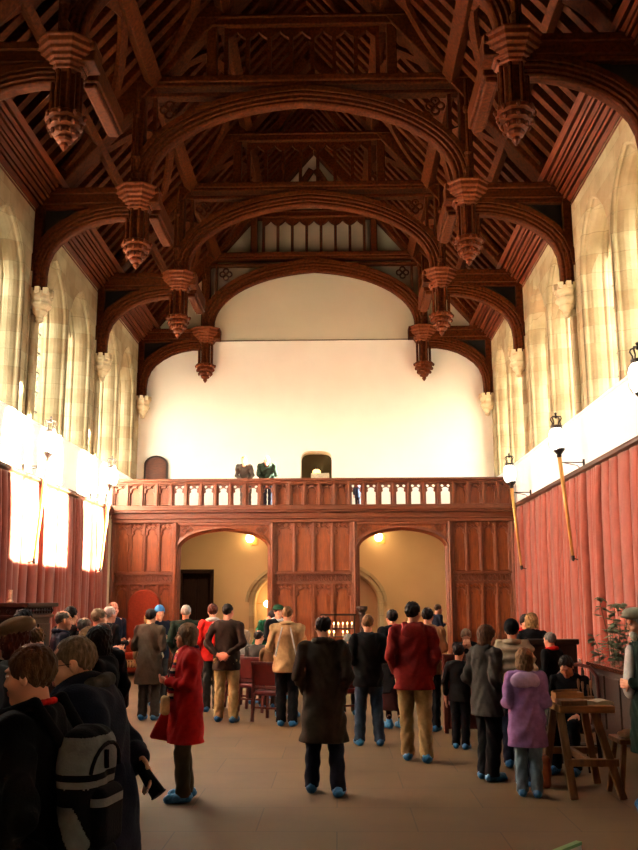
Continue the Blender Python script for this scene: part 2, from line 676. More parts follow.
# ---- floor
mb = MB()
mb.box((-6.4, YB - 0.6, -0.3), (6.4, YE + 1.6, 0))
structure(mb.build('floor', M['floor']))

# ---- side walls with window recesses
WC = []
for k in range(1, 4):
    c = 7.86 + BAY * k + BAY / 2
    WC += [c - 1.05, c + 1.05]
WCS = {1: WC, -1: [9.36, 11.46] + WC}
HW, ZS, ZSP, ZAP, TH = 1.01, 5.58, 8.25, 9.5, 0.66
NARC = 20


def outline(inset, sill):
    hw = HW - inset
    zsp = ZSP - inset * 0.3
    zap = ZAP - inset * 1.15
    pts = [(-hw, ZS + sill)]
    for i in range(NARC + 1):
        t = -1 + 2 * i / NARC
        t = math.sin(t * PI / 2)
        pts.append((hw * t, zsp + (zap - zsp) * arcf(t, 2.2, 0.28)))
    pts.append((hw, ZS + sill))
    return pts


REVEAL = [(0.0, 0.0, 0.0), (0.015, 0.0, 0.0), (0.03, 0.03, 0.0), (0.06, 0.045, 0.0), (0.09, 0.035, 0.01), (0.11, 0.04, 0.01), (0.14, 0.075, 0.02), (0.20, 0.115, 0.04), (0.28, 0.14, 0.07),
          (0.36, 0.145, 0.10), (0.40, 0.135, 0.11), (0.42, 0.16, 0.12), (0.44, 0.175, 0.125), (0.48, 0.175, 0.135), (0.50, 0.16, 0.14), (0.53, 0.165, 0.15), (0.62, 0.17, 0.17), (0.66, 0.17, 0.17)]


def side_wall(name, s):
    WC = WCS[s]
    mb = MB()
    mk = lambda u, d, z: (s * (XW + d), u, z)
    top = 10.45
    edges = []
    y = YB - 0.5
    for c in WC:
        mb.columns([y, c - HW], lambda u: 0, lambda u: ZS, mk, 1, 0, TH)
        mb.columns([y, c - HW], lambda u: ZS, lambda u: top, mk, 0, 0, TH)
        us = [c + p[0] for p in outline(0, 0)[1:-1]]
        zz = {round(c + p[0], 6): p[1] for p in outline(0, 0)[1:-1]}
        mb.columns(us, lambda u: 0, lambda u: ZS, mk, 1, 0, TH)
        mb.columns(us, lambda u: zz[round(u, 6)], lambda u: top, mk, 0, 0, TH)
        y = c + HW
        # the splayed and moulded reveal
        rows = [[(s * (XW + d), c + p[0], p[1]) for p in outline(i, sl)] for d, i, sl in REVEAL]
        n = len(rows[0])
        v = [p for r in rows for p in r]
        f = []
        fm = []
        for a in range(len(rows) - 1):
            for b in range(n):
                b2 = (b + 1) % n
                q = (a * n + b, a * n + b2, (a + 1) * n + b2, (a + 1) * n + b)
                (fm if b == n - 1 else f).append(q)
        mb.add(v, f, 0)
        mb.add(v, fm, 1)
    mb.columns([y, YE + 0.4], lambda u: 0, lambda u: ZS, mk, 1, 0, TH)
    mb.columns([y, YE + 0.4], lambda u: ZS, lambda u: top, mk, 0, 0, TH)
    # a slim attached shaft below each corbel and between the paired windows
    for t in TR[:3] + [7.86]:
        mb.tube([(s * (XW - 0.03), t, ZS), (s * (XW - 0.03), t, 7.7)], 0.075, 10, 0)
        for dy in (-0.2, 0.2):
            mb.tube([(s * (XW), t + dy, ZS), (s * (XW), t + dy, 8.6)], 0.035, 8, 0)
    # slight projecting sill course
    mb.box((s * (XW - 0.02), YB, ZS - 0.05), (s * (XW + 0.05), YE, ZS + 0.004), 1)
    return structure(mb.build(name, [M['stone'], M['plaster']], smooth=False))


side_wall('wall_left', -1)
side_wall('wall_right', 1)


def make_window(s):
    """stone mullions and transom of one two-light window; origin on the wall face at the window's centre line"""
    d0, d1 = 0.50, 0.62
    mb = MB()
    mk = lambda u, d, z: (s * d, u, z)
    hw = HW - 0.16
    zt = lambda u: ZSP - 0.06 + (ZAP - 0.23 - ZSP + 0.06) * arcf(u / hw, 2.2, 0.28)
    mb.box((s * d0, -0.035, ZS + 0.16), (s * d1, 0.035, 9.15))
    for z1 in (8.80,):
        for sg in (-1, 1):
            cx = sg * (hw + 0.06) / 2
            w = (hw - 0.06) / 2
            us = [cx - w + 2 * w * i / 14 for i in range(15)]
            lo = lambda u: z1 - 0.38 + (0.36) * arcf((u - cx) / w, 2.0, 0.45) - 0.05 * abs(math.sin(2 * PI * (u - cx) / w))
            hi = (lambda u: max(zt(u), z1 + 0.02)) if z1 > 8 else (lambda u: 7.3)
            mb.columns(us, lo, hi, mk, 0, d0, d1)
    w = mb.build('window_1', M['stone'])
    g = MB()
    us = [-hw + 2 * hw * i / 20 for i in range(21)]
    g.columns(us, lambda u: ZS + 0.13, zt, mk, 0, 0.58, 0.586)
    g.build('pane', M['glass'], w)
    b = MB()
    for i in range(7):
        z = ZS + 0.55 + 0.46 * i
        b.box((s * 0.565, -hw, z), (s * 0.58, hw, z + 0.02))
    b.build('saddle_bar', M['lead'], w)
    return structure(w)


wn = 1
for s in (-1, 1):
    proto = make_window(s)
    for i, c in enumerate(WCS[s]):
        o = proto if i == 0 else copy_tree(proto)
        o.location = (s * XW, c, 0)
        o.name = 'window_%d' % wn
        wn += 1
        # daylight enters here: sampling portal for the sky
        pl = bpy.data.lights.new('sky_portal', 'AREA')
        pl.shape = 'RECTANGLE'
        pl.size = 1.62
        pl.size_y = 3.7
        pl.cycles.is_portal = True
        po = bpy.data.objects.new('sky_portal', pl)
        COL.objects.link(po)
        po.location = (s * (XW + 0.72), c, 7.5)
        po.rotation_euler = (PI / 2, 0, PI / 2 if s > 0 else -PI / 2)

# ---- back wall behind the photographer
mb = MB()
mb.columns([-6.3, 0, 6.3], lambda u: 0, lambda u: 17.2 - 1.187 * abs(u), lambda u, d, z: (u, YB - d, z), 0, 0, 0.4)
structure(mb.build('wall_near', M['end_plaster']))


# ---- end wall: upper part above the gallery floor, lower part in the screens passage
def holed_wall(name, y0, th, zlo, ztop, holes, m, xr=(-6.2, 6.2)):
    mb = MB()
    mk = lambda u, d, z: (u, y0 + d, z)
    br = {xr[0], 0.0, xr[1]}
    for h in holes:
        br |= {h[0], h[1]}
    br = sorted(br)
    for a, b in zip(br[:-1], br[1:]):
        us = [lerp(a, b, i / 24) for i in range(25)] if any(h[0] <= a and b <= h[1] for h in holes) else [a, b]
        cov = sorted([h for h in holes if h[0] <= a + 1e-6 and b <= h[1] + 1e-6], key=lambda h: h[2])
        lo = zlo
        for h in cov:
            if h[2] > zlo + 0.01:
                mb.columns(us, lo if callable(lo) else (lambda u, q=lo: q), lambda u, q=h[2]: q, mk, 0, 0, th)
            lo = h[3]
        mb.columns(us, lo if callable(lo) else (lambda u, q=lo: q), ztop, mk, 0, 0, th)
    return structure(mb.build(name, m))


niche = (-0.44, 0.53, 4.4, lambda u: 6.30 + 0.22 * arcf((u - 0.045) / 0.485, 4, 0.0))
holed_wall('wall_far', YE, 0.75, 4.3, lambda u: 10.12, [niche], M['end_plaster'])
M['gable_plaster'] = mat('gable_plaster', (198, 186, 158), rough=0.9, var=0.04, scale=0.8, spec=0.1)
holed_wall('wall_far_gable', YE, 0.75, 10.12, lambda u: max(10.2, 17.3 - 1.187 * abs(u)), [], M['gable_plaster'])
door_hole = (-4.11, -3.2, 0.0, lambda u: 2.76)
DW = 0.80
bay_holes = [(c - DW, c + DW, 0.0, (lambda c: (lambda u: 1.85 + 0.88 * arcf((u - c) / DW, 2.2, 0.3)))(c)) for c in (-1.06, 1.12)]
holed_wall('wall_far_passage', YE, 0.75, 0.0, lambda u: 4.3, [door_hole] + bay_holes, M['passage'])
mb = MB()
mb.box((-5.6, YE - 0.07, 10.10), (5.6, YE + 0.01, 10.15))
mb.box((-5.6, YE - 0.05, 4.3), (5.6, YE + 0.01, 10.10))

mb = MB()
mb.box((-5.55, YE - 0.04, 10.11), (5.55, YE + 0.01, 10.14))
M['ledge'] = mat('ledge_shadow', (110, 96, 72), rough=0.9)  # dark colour painted in for the shadow line along the ledge
structure(mb.build('trim_1', M['ledge']))
# what closes the openings at the back
mb = MB()
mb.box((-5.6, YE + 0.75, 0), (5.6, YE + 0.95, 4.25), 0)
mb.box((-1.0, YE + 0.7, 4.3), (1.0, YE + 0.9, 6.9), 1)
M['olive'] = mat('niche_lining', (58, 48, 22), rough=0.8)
structure(mb.build('trim_2', [M['passage'], M['olive']]))

# dark door in the passage
d = MB()
d.box((-4.11, YE + 0.25, 0), (-3.2, YE + 0.32, 2.76))
dr = structure(d.build('door_1', M['dark_oak']))
p = MB()
for i in range(2):
    for z0, z1 in ((0.15, 1.2), (1.35, 2.6)):
        p.box((-4.06 + 0.44 * i, YE + 0.22, z0), (-3.69 + 0.44 * i, YE + 0.26, z1))
p.build('panel', M['dark_oak'], dr, bevel=0.01)
f = MB()
f.box((-4.2, YE - 0.04, 0), (-4.1, YE + 0.2, 2.8))
f.box((-3.21, YE - 0.04, 0), (-3.11, YE + 0.2, 2.8))
f.box((-4.2, YE - 0.04, 2.74), (-3.11, YE + 0.2, 2.85))
f.build('door_frame', M['dark_oak'], dr)
# small arched door at the gallery end
d = MB()
us = [-5.31 + 0.65 * i / 16 for i in range(17)]
d.columns(us, lambda u: 4.4, lambda u: 6.10 + 0.25 * arcf((u + 4.985) / 0.325, 2.4, 0.1), lambda u, dd, z: (u, YE - dd, z), 0, 0.0, 0.05)
d2 = structure(d.build('door_2', M['screen_dark'], bevel=0.006))
f = MB()
f.sweep([(-5.33, YE - 0.03, 4.4), (-5.33, YE - 0.03, 6.1)] + [(-4.985 + 0.345 * math.sin(t * PI / 2), YE - 0.03, 6.10 + 0.27 * arcf(math.sin(t * PI / 2), 2.4, 0.1)) for t in [-0.9 + 0.18 * i for i in range(11)]] + [(-4.64, YE - 0.03, 6.1), (-4.64, YE - 0.03, 4.4)],
        [(-0.03, -0.04), (-0.03, 0.03), (0.03, 0.03), (0.03, -0.04)], (0, 1, 0))
f.build('door_frame', M['dark_oak'], d2)

# stone doorways of the passage
for i, c in enumerate((-1.06, 1.12)):
    w = MB()
    for (r0, dep, y0) in ((0.0, 0.16, -0.05), (0.13, 0.14, -0.11)):
        path = [(c - DW - r0, YE, 0), (c - DW - r0, YE, 1.85)]
        for j in range(1, 20):
            t = math.sin((-1 + 2 * j / 20) * PI / 2)
            path.append((c + (DW + r0) * t, YE, 1.85 + (0.88 + r0) * arcf(t, 2.2, 0.3)))
        path += [(c + DW + r0, YE, 1.85), (c + DW + r0, YE, 0)]
        if r0:
            path = path[1:-1]
        w.sweep(path, [(-dep, y0), (-dep, 0.02), (0.0, 0.10), (0.0, 0.0), (-0.05, y0)], (0, 1, 0))
    structure(w.build('trim_%d' % (3 + i), M['stone']))

# ---- roof covering
SL = 1.187
Z0R = 10.35 + 5.75 * SL     # ridge height of the boarding


def slope_pt(s, x, y, off=0.0):
    nx, nz = -SL, -1.0
    L = math.hypot(nx, nz)
    return np.array((s * (x + nx / L * off), y, Z0R - SL * x + nz / L * off))


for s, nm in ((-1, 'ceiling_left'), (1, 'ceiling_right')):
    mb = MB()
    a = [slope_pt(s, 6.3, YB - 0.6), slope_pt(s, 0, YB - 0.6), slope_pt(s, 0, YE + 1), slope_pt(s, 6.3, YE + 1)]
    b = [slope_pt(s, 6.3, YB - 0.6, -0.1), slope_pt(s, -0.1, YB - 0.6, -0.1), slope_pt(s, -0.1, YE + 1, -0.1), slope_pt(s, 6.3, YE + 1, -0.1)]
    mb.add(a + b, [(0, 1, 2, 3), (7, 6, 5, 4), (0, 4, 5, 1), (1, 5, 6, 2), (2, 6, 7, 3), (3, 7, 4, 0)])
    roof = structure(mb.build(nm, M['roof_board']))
    # common rafters
    r0 = MB()
    r0.beam(slope_pt(s, 5.72, 0, 0.09), slope_pt(s, 0.06, 0, 0.09), 0.17, 0.18, (0, 1, 0))
    ra = r0.build('rafter', M['roof'], roof, bevel=0.015)
    y = 10.3
    first = True
    while y < YE - 0.1:
        o = ra if first else ra.copy()
        if not first:
            COL.objects.link(o)
            o.parent = roof
        o.location = (0, y, 0)
        first = False
        y += 0.425
    for x, w in ((3.42, 0.30), (1.95, 0.26), (4.6, 0.16)):
        q = MB()
        q.beam(slope_pt(s, x, 7.9, 0.30), slope_pt(s, x, YE - 0.02, 0.30), w, 0.26, (s * SL, 0, 1))
        q.build('purlin', M['roof'], roof, bevel=0.02)
    # curved, cusped wind braces
    for k in range(4):
        for yy, sg in ((7.86 + BAY * k, 1), (7.86 + BAY * (k + 1), -1)):
            for (xa, xb, ln) in ((5.2, 3.5, 2.3), (3.3, 2.05, 2.1)):
                q = MB()
                path = []
                for i in range(15):
                    t = i / 14
                    ang = t * PI / 2
                    dy = 0.22 + ln * (1 - math.cos(ang)) 
                    xx = lerp(xa, xb, math.sin(ang))
                    cus = 0.09 * abs(math.sin(2 * PI * t))
                    path.append(slope_pt(s, xx + cus, yy + sg * (dy), 0.25))
                q.sweep(path, [(-0.10, -0.05), (-0.10, 0.05), (0.10, 0.05), (0.10, -0.05)], (s * SL / math.hypot(SL, 1), 0, 1 / math.hypot(SL, 1)))
                q.build('wind_brace', M['roof'], roof)
    # moulded cornice boards at the head of the wall
    c = MB()
    P0, P1 = np.array((5.65, 9.95)), np.array((5.02, 10.62))
    dv = (P1 - P0) / np.linalg.norm(P1 - P0)
    nv = np.array((-dv[1], dv[0])) * -1      # towards the wall
    nv = np.array((dv[1], -dv[0]))
    L = np.linalg.norm(P1 - P0)
    prof = []
    for t, h in ((0, 0), (0.0, 0.05), (0.05, 0.06), (0.07, -0.05), (0.09, 0.02), (0.20, 0.02), (0.22, -0.06), (0.24, 0.06), (0.29, 0.06), (0.31, -0.05), (0.33, 0.03), (0.42, 0.03), (0.44, -0.06), (0.46, 0.06), (0.50, 0.06), (0.52, -0.05), (0.54, 0.02), (0.62, 0.02), (0.64, -0.06), (0.66, 0.07), (0.71, 0.06), (0.73, -0.05), (0.75, 0.03), (0.83, 0.03), (0.85, -0.05), (0.87, 0.09), (1.0, 0.07), (1.0, -0.15), (0.0, -0.15)):
        q = P0 + dv * L * t - nv * h
        prof.append((s * q[0], q[1]))
    v = [(p[0], yy, p[1]) for yy in (YB, YE - 0.02) for p in prof]
    k = len(prof)
    c.add(v, [(j, (j + 1) % k, k + (j + 1) % k, k + j) for j in range(k)] + [tuple(range(k)), tuple(range(2 * k - 1, k - 1, -1))])
    structure(c.build('trim_%d' % (5 if s < 0 else 6), M['cove']))


# ---- hammerbeam truss
ARCHP = [(-0.40, -0.21), (-0.40, 0.21), (-0.29, 0.21), (-0.28, 0.17), (-0.25, 0.19), (-0.21, 0.19), (-0.19, 0.155), (-0.15, 0.16), (-0.12, 0.165), (-0.10, 0.12), (-0.05, 0.13), (-0.02, 0.11), (0, 0.07)]
ARCHP = ARCHP + [(a, -b) for a, b in ARCHP[::-1] if (a, -b) not in ARCHP]
BRP = [(a * 0.82, b * 0.95) for a, b in ARCHP]


def make_truss(loc_y):
    t = thing('hammerbeam_truss', '', 'roof truss', (0, loc_y, 0))
    m, mc = M['roof'], M['cap_wood']
    q = MB()
    path = [(-3.2, 0, 10.4)]
    for i in range(41):
        u = math.sin((-1 + 2 * i / 40) * PI / 2)
        path.append((3.2 * u, 0, 10.6 + 1.74 * arcf(u, 2.3, 0.14)))
    path.append((3.2, 0, 10.4))
    q.sweep(path, ARCHP, (0, 1, 0))
    q.build('arched_brace', m, t)
    q = MB()
    q.box((-3.62, -0.22, 12.84), (3.62, 0.22, 12.98))
    q.box((-3.6, -0.17, 12.76), (3.6, 0.17, 12.84))
    q.box((-3.5, -0.12, 12.55), (3.5, 0.12, 12.64))
    q.build('collar_beam', m, t, bevel=0.02)
    q = MB()
    q.box((-2.3, -0.18, 14.2), (2.3, 0.18, 14.46))
    q.box((-2.3, -0.22, 14.36), (2.3, 0.22, 14.42))
    q.build('upper_collar', m, t, bevel=0.02)
    for i in range(8):
        x = -1.645 + 0.47 * i
        q = MB()
        q.box((x - 0.045, -0.07, 12.97), (x + 0.045, 0.07, 14.22))
        if i < 7:
            us = [x + 0.47 * j / 10 for j in range(11)]
            q.columns(us, lambda u: 13.9 + 0.22 * arcf((u - x - 0.235) / 0.235, 2, 0.4) - 0.05 * abs(math.sin((u - x) / 0.47 * 2 * PI)), lambda u: 14.22, lambda u, dd, z: (u, dd, z), 0, -0.05, 0.05)
        q.build('mullion', m, t)
    for s in (-1, 1):
        q = MB()
        q.box((s * 1.95 - 0.11, -0.13, 12.97), (s * 1.95 + 0.11, 0.13, 14.3))
        q.build('queen_post', m, t, bevel=0.02)
        q = MB()
        q.beam((s * 5.42, 0, 10.35), (s * 0.12, 0, 16.64), 0.34, 0.4, (0, 1, 0))
        q.build('principal_rafter', m, t, bevel=0.03)
        q = MB()
        q.beam((s * 1.0, 0, 14.45), (s * 0.08, 0, 15.9), 0.2, 0.2, (0, 1, 0))
        q.build('upper_strut', m, t)
        q = MB()
        q.box((s * 3.36, -0.16, 10.4), (s * 3.62, 0.16, 12.8))
        q.build('hammer_post', m, t, bevel=0.02)
        q = MB()
        q.lathe((s * 3.49, -0.22, 0), [(0.09, 10.4), (0.09, 10.6), (0.07, 10.62), (0.09, 10.72), (0.055, 10.78), (0.055, 11.05), (0.085, 11.1), (0.05, 11.18), (0.035, 11.3), (0.032, 12.0), (0.075, 12.06), (0.075, 12.14), (0.04, 12.2), (0.035, 12.8)], 8)
        q.build('spindle', m, t, smooth=False)
        q = MB()
        q.box((s * 3.0, -0.23, 10.30), (s * 5.35, 0.23, 10.43))
        q.box((s * 3.0, -0.18, 10.15), (s * 5.4, 0.18, 10.30))
        q.box((s * 3.0, -0.205, 10.09), (s * 5.45, 0.205, 10.15))
        q.box((s * 3.2, -0.15, 10.0), (s * 5.45, 0.15, 10.09))
        q.build('hammer_beam', m, t, bevel=0.015)
        # lower curved brace down to the wall post
        pts = [(3.62, 9.77), (3.9, 9.765), (4.25, 9.70), (4.55, 9.60), (4.82, 9.45), (5.05, 9.27), (5.20, 9.08), (5.29, 8.86), (5.325, 8.6), (5.33, 8.16)]
        path = [(s * x, 0, z) for x, z in pts]
        if s < 0:
            path = path[::-1]
        q = MB()
        q.sweep(path, BRP, (0, 1, 0))
        q.build('curved_brace', m, t)
        q = MB()
        q.box((s * 5.42, -0.16, 8.16), (s * 5.598, 0.16, 10.3))
        q.build('wall_post', m, t, bevel=0.015)
        q = MB()     # spandrel boards behind the brace
        us = [3.7 + 1.8 * i / 18 for i in range(19)]
        zb = lambda x: float(np.interp(x, [p[0] + 0.1 for p in pts], [p[1] + 0.25 for p in pts]))
        q.columns(us, zb, lambda u: 10.15, lambda u, dd, z: (s * u, dd, z), 0, -0.03, 0.03)
        q.beam((s * 4.75, 0, 10.1), (s * 5.5, 0, 9.5), 0.12, 0.1, (0, 1, 0))
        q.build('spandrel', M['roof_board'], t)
        q = MB()     # pierced quatrefoil in the corner of arch and collar
        for a in range(4):
            cx, cz = s * 2.86 + 0.11 * math.cos(a * PI / 2), 12.3 + 0.11 * math.sin(a * PI / 2)
            ring = [(cx + 0.085 * math.cos(b * PI / 6), 0, cz + 0.085 * math.sin(b * PI / 6)) for b in range(13)]
            q.tube(ring, 0.028, 6)
        q.box((s * 3.12, -0.06, 11.6), (s * 3.2, 0.06, 12.6))
        q.build('tracery', m, t)
        q = MB()
        q.lathe((s * 3.47, 0, 0), [(0.25, 9.96), (0.28, 9.98), (0.28, 10.03), (0.33, 10.05), (0.33, 10.10), (0.38, 10.12), (0.38, 10.18), (0.43, 10.21), (0.43, 10.27), (0.48, 10.30), (0.48, 10.38), (0.51, 10.40), (0.51, 10.44)], 8, phase=PI / 8)
        q.build('post_cap', mc, t, bevel=0.012)
        pd = MB()
        pd.lathe((s * 3.47, 0, 0), [(0.15, 9.25), (0.15, 9.96)], 8, phase=PI / 8)
        for a in range(8):
            an = a * PI / 4 + PI / 8
            c = (s * 3.47 + 0.215 * math.cos(an), 0.215 * math.sin(an))
            pd.tube([(c[0], c[1], 9.27), (c[0], c[1], 9.96)], 0.034, 6)
        po = pd.build('pendant', m, t)
        dp = MB()
        dp.lathe((s * 3.47, 0, 0), [(0.25, 9.30), (0.30, 9.27), (0.31, 9.20), (0.24, 9.18), (0.27, 9.13), (0.27, 9.07), (0.18, 9.05), (0.21, 9.0), (0.20, 8.95), (0.12, 8.93), (0.145, 8.88), (0.12, 8.84), (0.06, 8.82), (0.07, 8.77), (0.012, 8.69)], 8, phase=PI / 8)
        for z, r in ((9.22, 0.3), (9.09, 0.26), (8.97, 0.2)):
            for a in range(8):
                an = a * PI / 4
                dp.lathe((s * 3.47 + r * math.cos(an), r * math.sin(an), z), [(0.01, -0.05), (0.04, 0), (0.03, 0.04), (0.005, 0.06)], 5)
        dp.build('drop', mc, po)
        q = MB()
        q.beam((s * 3.2, 0.25, 10.22), (s * 3.2, 1.95, 10.22), 0.3, 0.40, (0, 0, 1))
        q.beam((s * 3.2, 0.3, 9.99), (s * 3.2, 1.9, 9.99), 0.2, 0.1, (0, 0, 1))
        q.build('longitudinal_brace', m, t, bevel=0.03)
    return t


truss = make_truss(TR[0])
TL = ['nearest hammerbeam truss, oak brackets and hanging pendants cut by the picture top', 'second hammerbeam truss, carved oak with wide dark collar arch', 'third hammerbeam truss, carved oak arch just before the end wall arch',
      'farthest hammerbeam truss, oak arch set against the white end wall']
for i, y in enumerate(TR):
    o = truss if i == 0 else copy_tree(truss)
    o.location = (0, y - (0.07 if i == 3 else 0), 0)
    tag(o, TL[i], 'roof truss', 'hammerbeam roof trusses')
for ch in list(o.children):
    if ch.name.startswith('longitudinal_brace'):
        bpy.data.objects.remove(ch)

# ---- stone corbels under the wall posts
cb = MB()
cb.lathe((0, 0, 0), [(0.26, 8.27), (0.26, 8.12), (0.23, 8.10), (0.23, 8.05), (0.27, 8.02), (0.26, 7.97), (0.18, 7.9), (0.19, 7.86), (0.11, 7.79), (0.09, 7.74), (0.10, 7.70), (0.05, 7.64)], 8, phase=PI / 8, sx=0.85)
cb0 = cb.build('stone_corbel', M['corbel'], bevel=0.01)
bt = MB()
for a in range(8):
    an = a * PI / 4
    bt.box((0.21 * math.cos(an) - 0.05, 0.23 * math.sin(an) - 0.05, 8.2), (0.21 * math.cos(an) + 0.05, 0.23 * math.sin(an) + 0.05, 8.34))
bt.build('battlement', M['corbel'], cb0, bevel=0.008)
first = True
LB = {(-1, 1): 'largest stone corbel on the sunlit wall, under the second truss', (-1, 2): 'carved stone corbel on the sunlit wall, under the third truss', (-1, 3): 'small stone corbel in the corner above the red throne',
      (1, 1): 'largest stone corbel on the wall above the lanterns, under the second truss', (1, 2): 'carved stone corbel above the farther crowned lantern, under the third truss', (1, 3): 'small stone corbel in the far corner, on the lantern side'}
for (s, k), lb in LB.items():
    o = cb0 if first else copy_tree(cb0)
    first = False
    o.location = (s * (XW - 0.17), TR[k] - (0.07 if k == 3 else 0), -0.09)
    tag(o, lb, 'corbel', 'stone corbels under the roof trusses')

# ================================================================== GALLERY SCREEN
YS = 25.15
scr = thing('gallery_screen', 'carved oak screen with two wide arched openings and a panelled gallery front', 'screen', (0, YS, 0))
POST = [(-5.44, 0.12), (-3.72, 0.15), (-1.08, 0.15), (1.16, 0.15), (3.74, 0.15), (5.44, 0.12)]
for x, w in POST:
    q = MB()
    q.box((x - w / 2, -0.10, 0), (x + w / 2, 0.12, 4.1))
    q.box((x - w / 2 - 0.03, -0.14, 0), (x + w / 2 + 0.03, 0.12, 0.3))
    q.tube([(x, -0.11, 0.3), (x, -0.11, 4.0)], 0.045, 8)
    q.build('post', M['screen'], scr, bevel=0.012)
q = MB()       # gallery beam with mouldings
for z0, z1, dp in ((4.0, 4.1, 0.14), (4.1, 4.16, 0.20), (4.16, 4.26, 0.16), (4.26, 4.32, 0.28), (4.32, 4.40, 0.32), (4.40, 4.46, 0.26)):
    q.box((-5.5, -dp, z0), (5.5, 0.15, z1))
q.build('gallery_beam', M['screen_dark'], scr, bevel=0.012)
q = MB()
q.box((-5.5, -0.20, 5.13), (5.5, 0.12, 5.20))
q.box((-5.5, -0.15, 5.07), (5.5, 0.08, 5.13))
q.box((-5.5, -0.12, 5.03), (5.5, 0.05, 5.07))
q.build('handrail', M['screen_dark'], scr, bevel=0.012)
q = MB()
q.box((-5.55, 0.15, 4.16), (5.55, YE - YS + 0.02, 4.40))
q.build('gallery_floor', M['screen_dark'], scr)


def lancet2d(hw, z0, zsp, zap, holes=True):
    """2D distance (negative inside the pierced shape): pointed cusped light plus small eyes above"""
    def fn(x, z):
        ax = np.abs(x)
        box = np.maximum(ax - hw, np.maximum(z0 - z, z - zsp))
        R = ((zap - zsp) ** 2 + hw * hw) / (2 * hw)
        arc = np.maximum(np.sqrt((ax + (R - hw)) ** 2 + (z - zsp) ** 2) - R, zsp - z)
        d = np.minimum(box, arc)
        cus = np.sqrt((ax - hw * 0.98) ** 2 + (z - (zsp + (zap - zsp) * 0.30)) ** 2) - hw * 0.34
        return np.maximum(d, -cus)
    return fn


def tracery_mesh(name, w, h, depth, fn, eyes, res):
    F = Field()

    def f3(X, Y, Z):
        d = np.maximum(np.abs(X) - w / 2, np.maximum(-Z, Z - h))
        hole = fn(X, Z) + 0 * Y
        for ex, ez, er in eyes:
            hole = np.minimum(hole, (np.abs(X - ex) + np.abs(Z - ez)) * 0.75 - er)
        d = np.maximum(d + 0 * Y, -hole)
        # chamfer: the pierced edge opens towards the front
        d = np.maximum(d, -(hole - (-(Y)) * 0.0))
        return np.maximum(d, np.abs(Y) - depth / 2).astype(np.float32)
    F.op(f3, (-w / 2, -depth / 2, 0), (w / 2, depth / 2, h), 0)
    V, Q = F.mesh(res)
    return mesh_from(name, V, None, Q, None, [], False)


PB = 11.0 / 27
open_me = tracery_mesh('balustrade_light', PB - 0.005, 0.60, 0.09, lancet2d(0.125, 0.03, 0.37, 0.50), [(-0.085, 0.535, 0.038), (0.085, 0.535, 0.038), (0, 0.50, 0.0)], 0.011)
open_me.materials.append(M['screen'])
for i in range(27):
    x = -5.5 + PB * (i + 0.5)
    o = link('balustrade_light', open_me, scr, (x, -0.02, 4.455))
    if i < 4 or 11 <= i < 16 or i >= 23:
        q = MB()
        q.box((x - PB / 2, 0.01, 4.45), (x + PB / 2, 0.05, 5.06))
        q.build('blind_panel', M['screen_panel'], scr)
for i in range(28):
    x = -5.5 + PB * i
    q = MB()
    q.box((x - 0.035, -0.13, 4.44), (x + 0.035, 0.06, 5.08))
    q.build('baluster', M['screen'], scr, bevel=0.01)

for j, (xa, xb, n) in enumerate(((-5.38, -3.80, 4), (-1.0, 1.08, 4), (3.82, 5.38, 4))):
    w = (xb - xa) / n
    for (z0, z1) in ((2.64, 4.0), (0.35, 2.36)):
        h = z1 - z0
        tm = tracery_mesh('panel_tracery', w - 0.004, h, 0.06, lancet2d(w / 2 - 0.06, 0.05, h - 0.33, h - 0.16), [(-w * 0.26, h - 0.09, 0.045), (w * 0.26, h - 0.09, 0.045), (0, h - 0.07, 0.05)], 0.016)
        tm.materials.append(M['screen'])
        for i in range(n):
            link('panel_tracery', tm, scr, (xa + w * (i + 0.5), 0.0, z0))
        q = MB()
        q.box((xa, 0.02, z0), (xb, 0.06, z1))
        q.build('panel_board', M['screen_panel'], scr)
        for i in range(n + 1):
            x = xa + w * i
            q = MB()
            q.box((x - 0.03, -0.06, z0), (x + 0.03, 0.03, z1))
            q.build('stile', M['screen'], scr, bevel=0.01)
    q = MB()       # carved frieze between upper and lower panels
    q.box((xa, -0.02, 2.36), (xb, 0.06, 2.64))
    q.box((xa, -0.10, 2.60), (xb, 0.04, 2.66))
    q.box((xa, -0.07, 2.34), (xb, 0.04, 2.39))
    nn = int((xb - xa) / 0.13)
    for i in range(nn):
        cx = xa + (xb - xa) * (i + 0.5) / nn
        ring = [(cx + 0.05 * math.cos(b * PI / 4), -0.025, 2.495 + 0.085 * math.sin(b * PI / 4)) for b in range(9)]
        q.tube(ring, 0.016, 5)
    q.build('frieze', M['screen_dark'], scr)
    q = MB()
    q.box((xa, -0.08, 0), (xb, 0.08, 0.35))
    q.build('plinth', M['screen_dark'], scr, bevel=0.015)

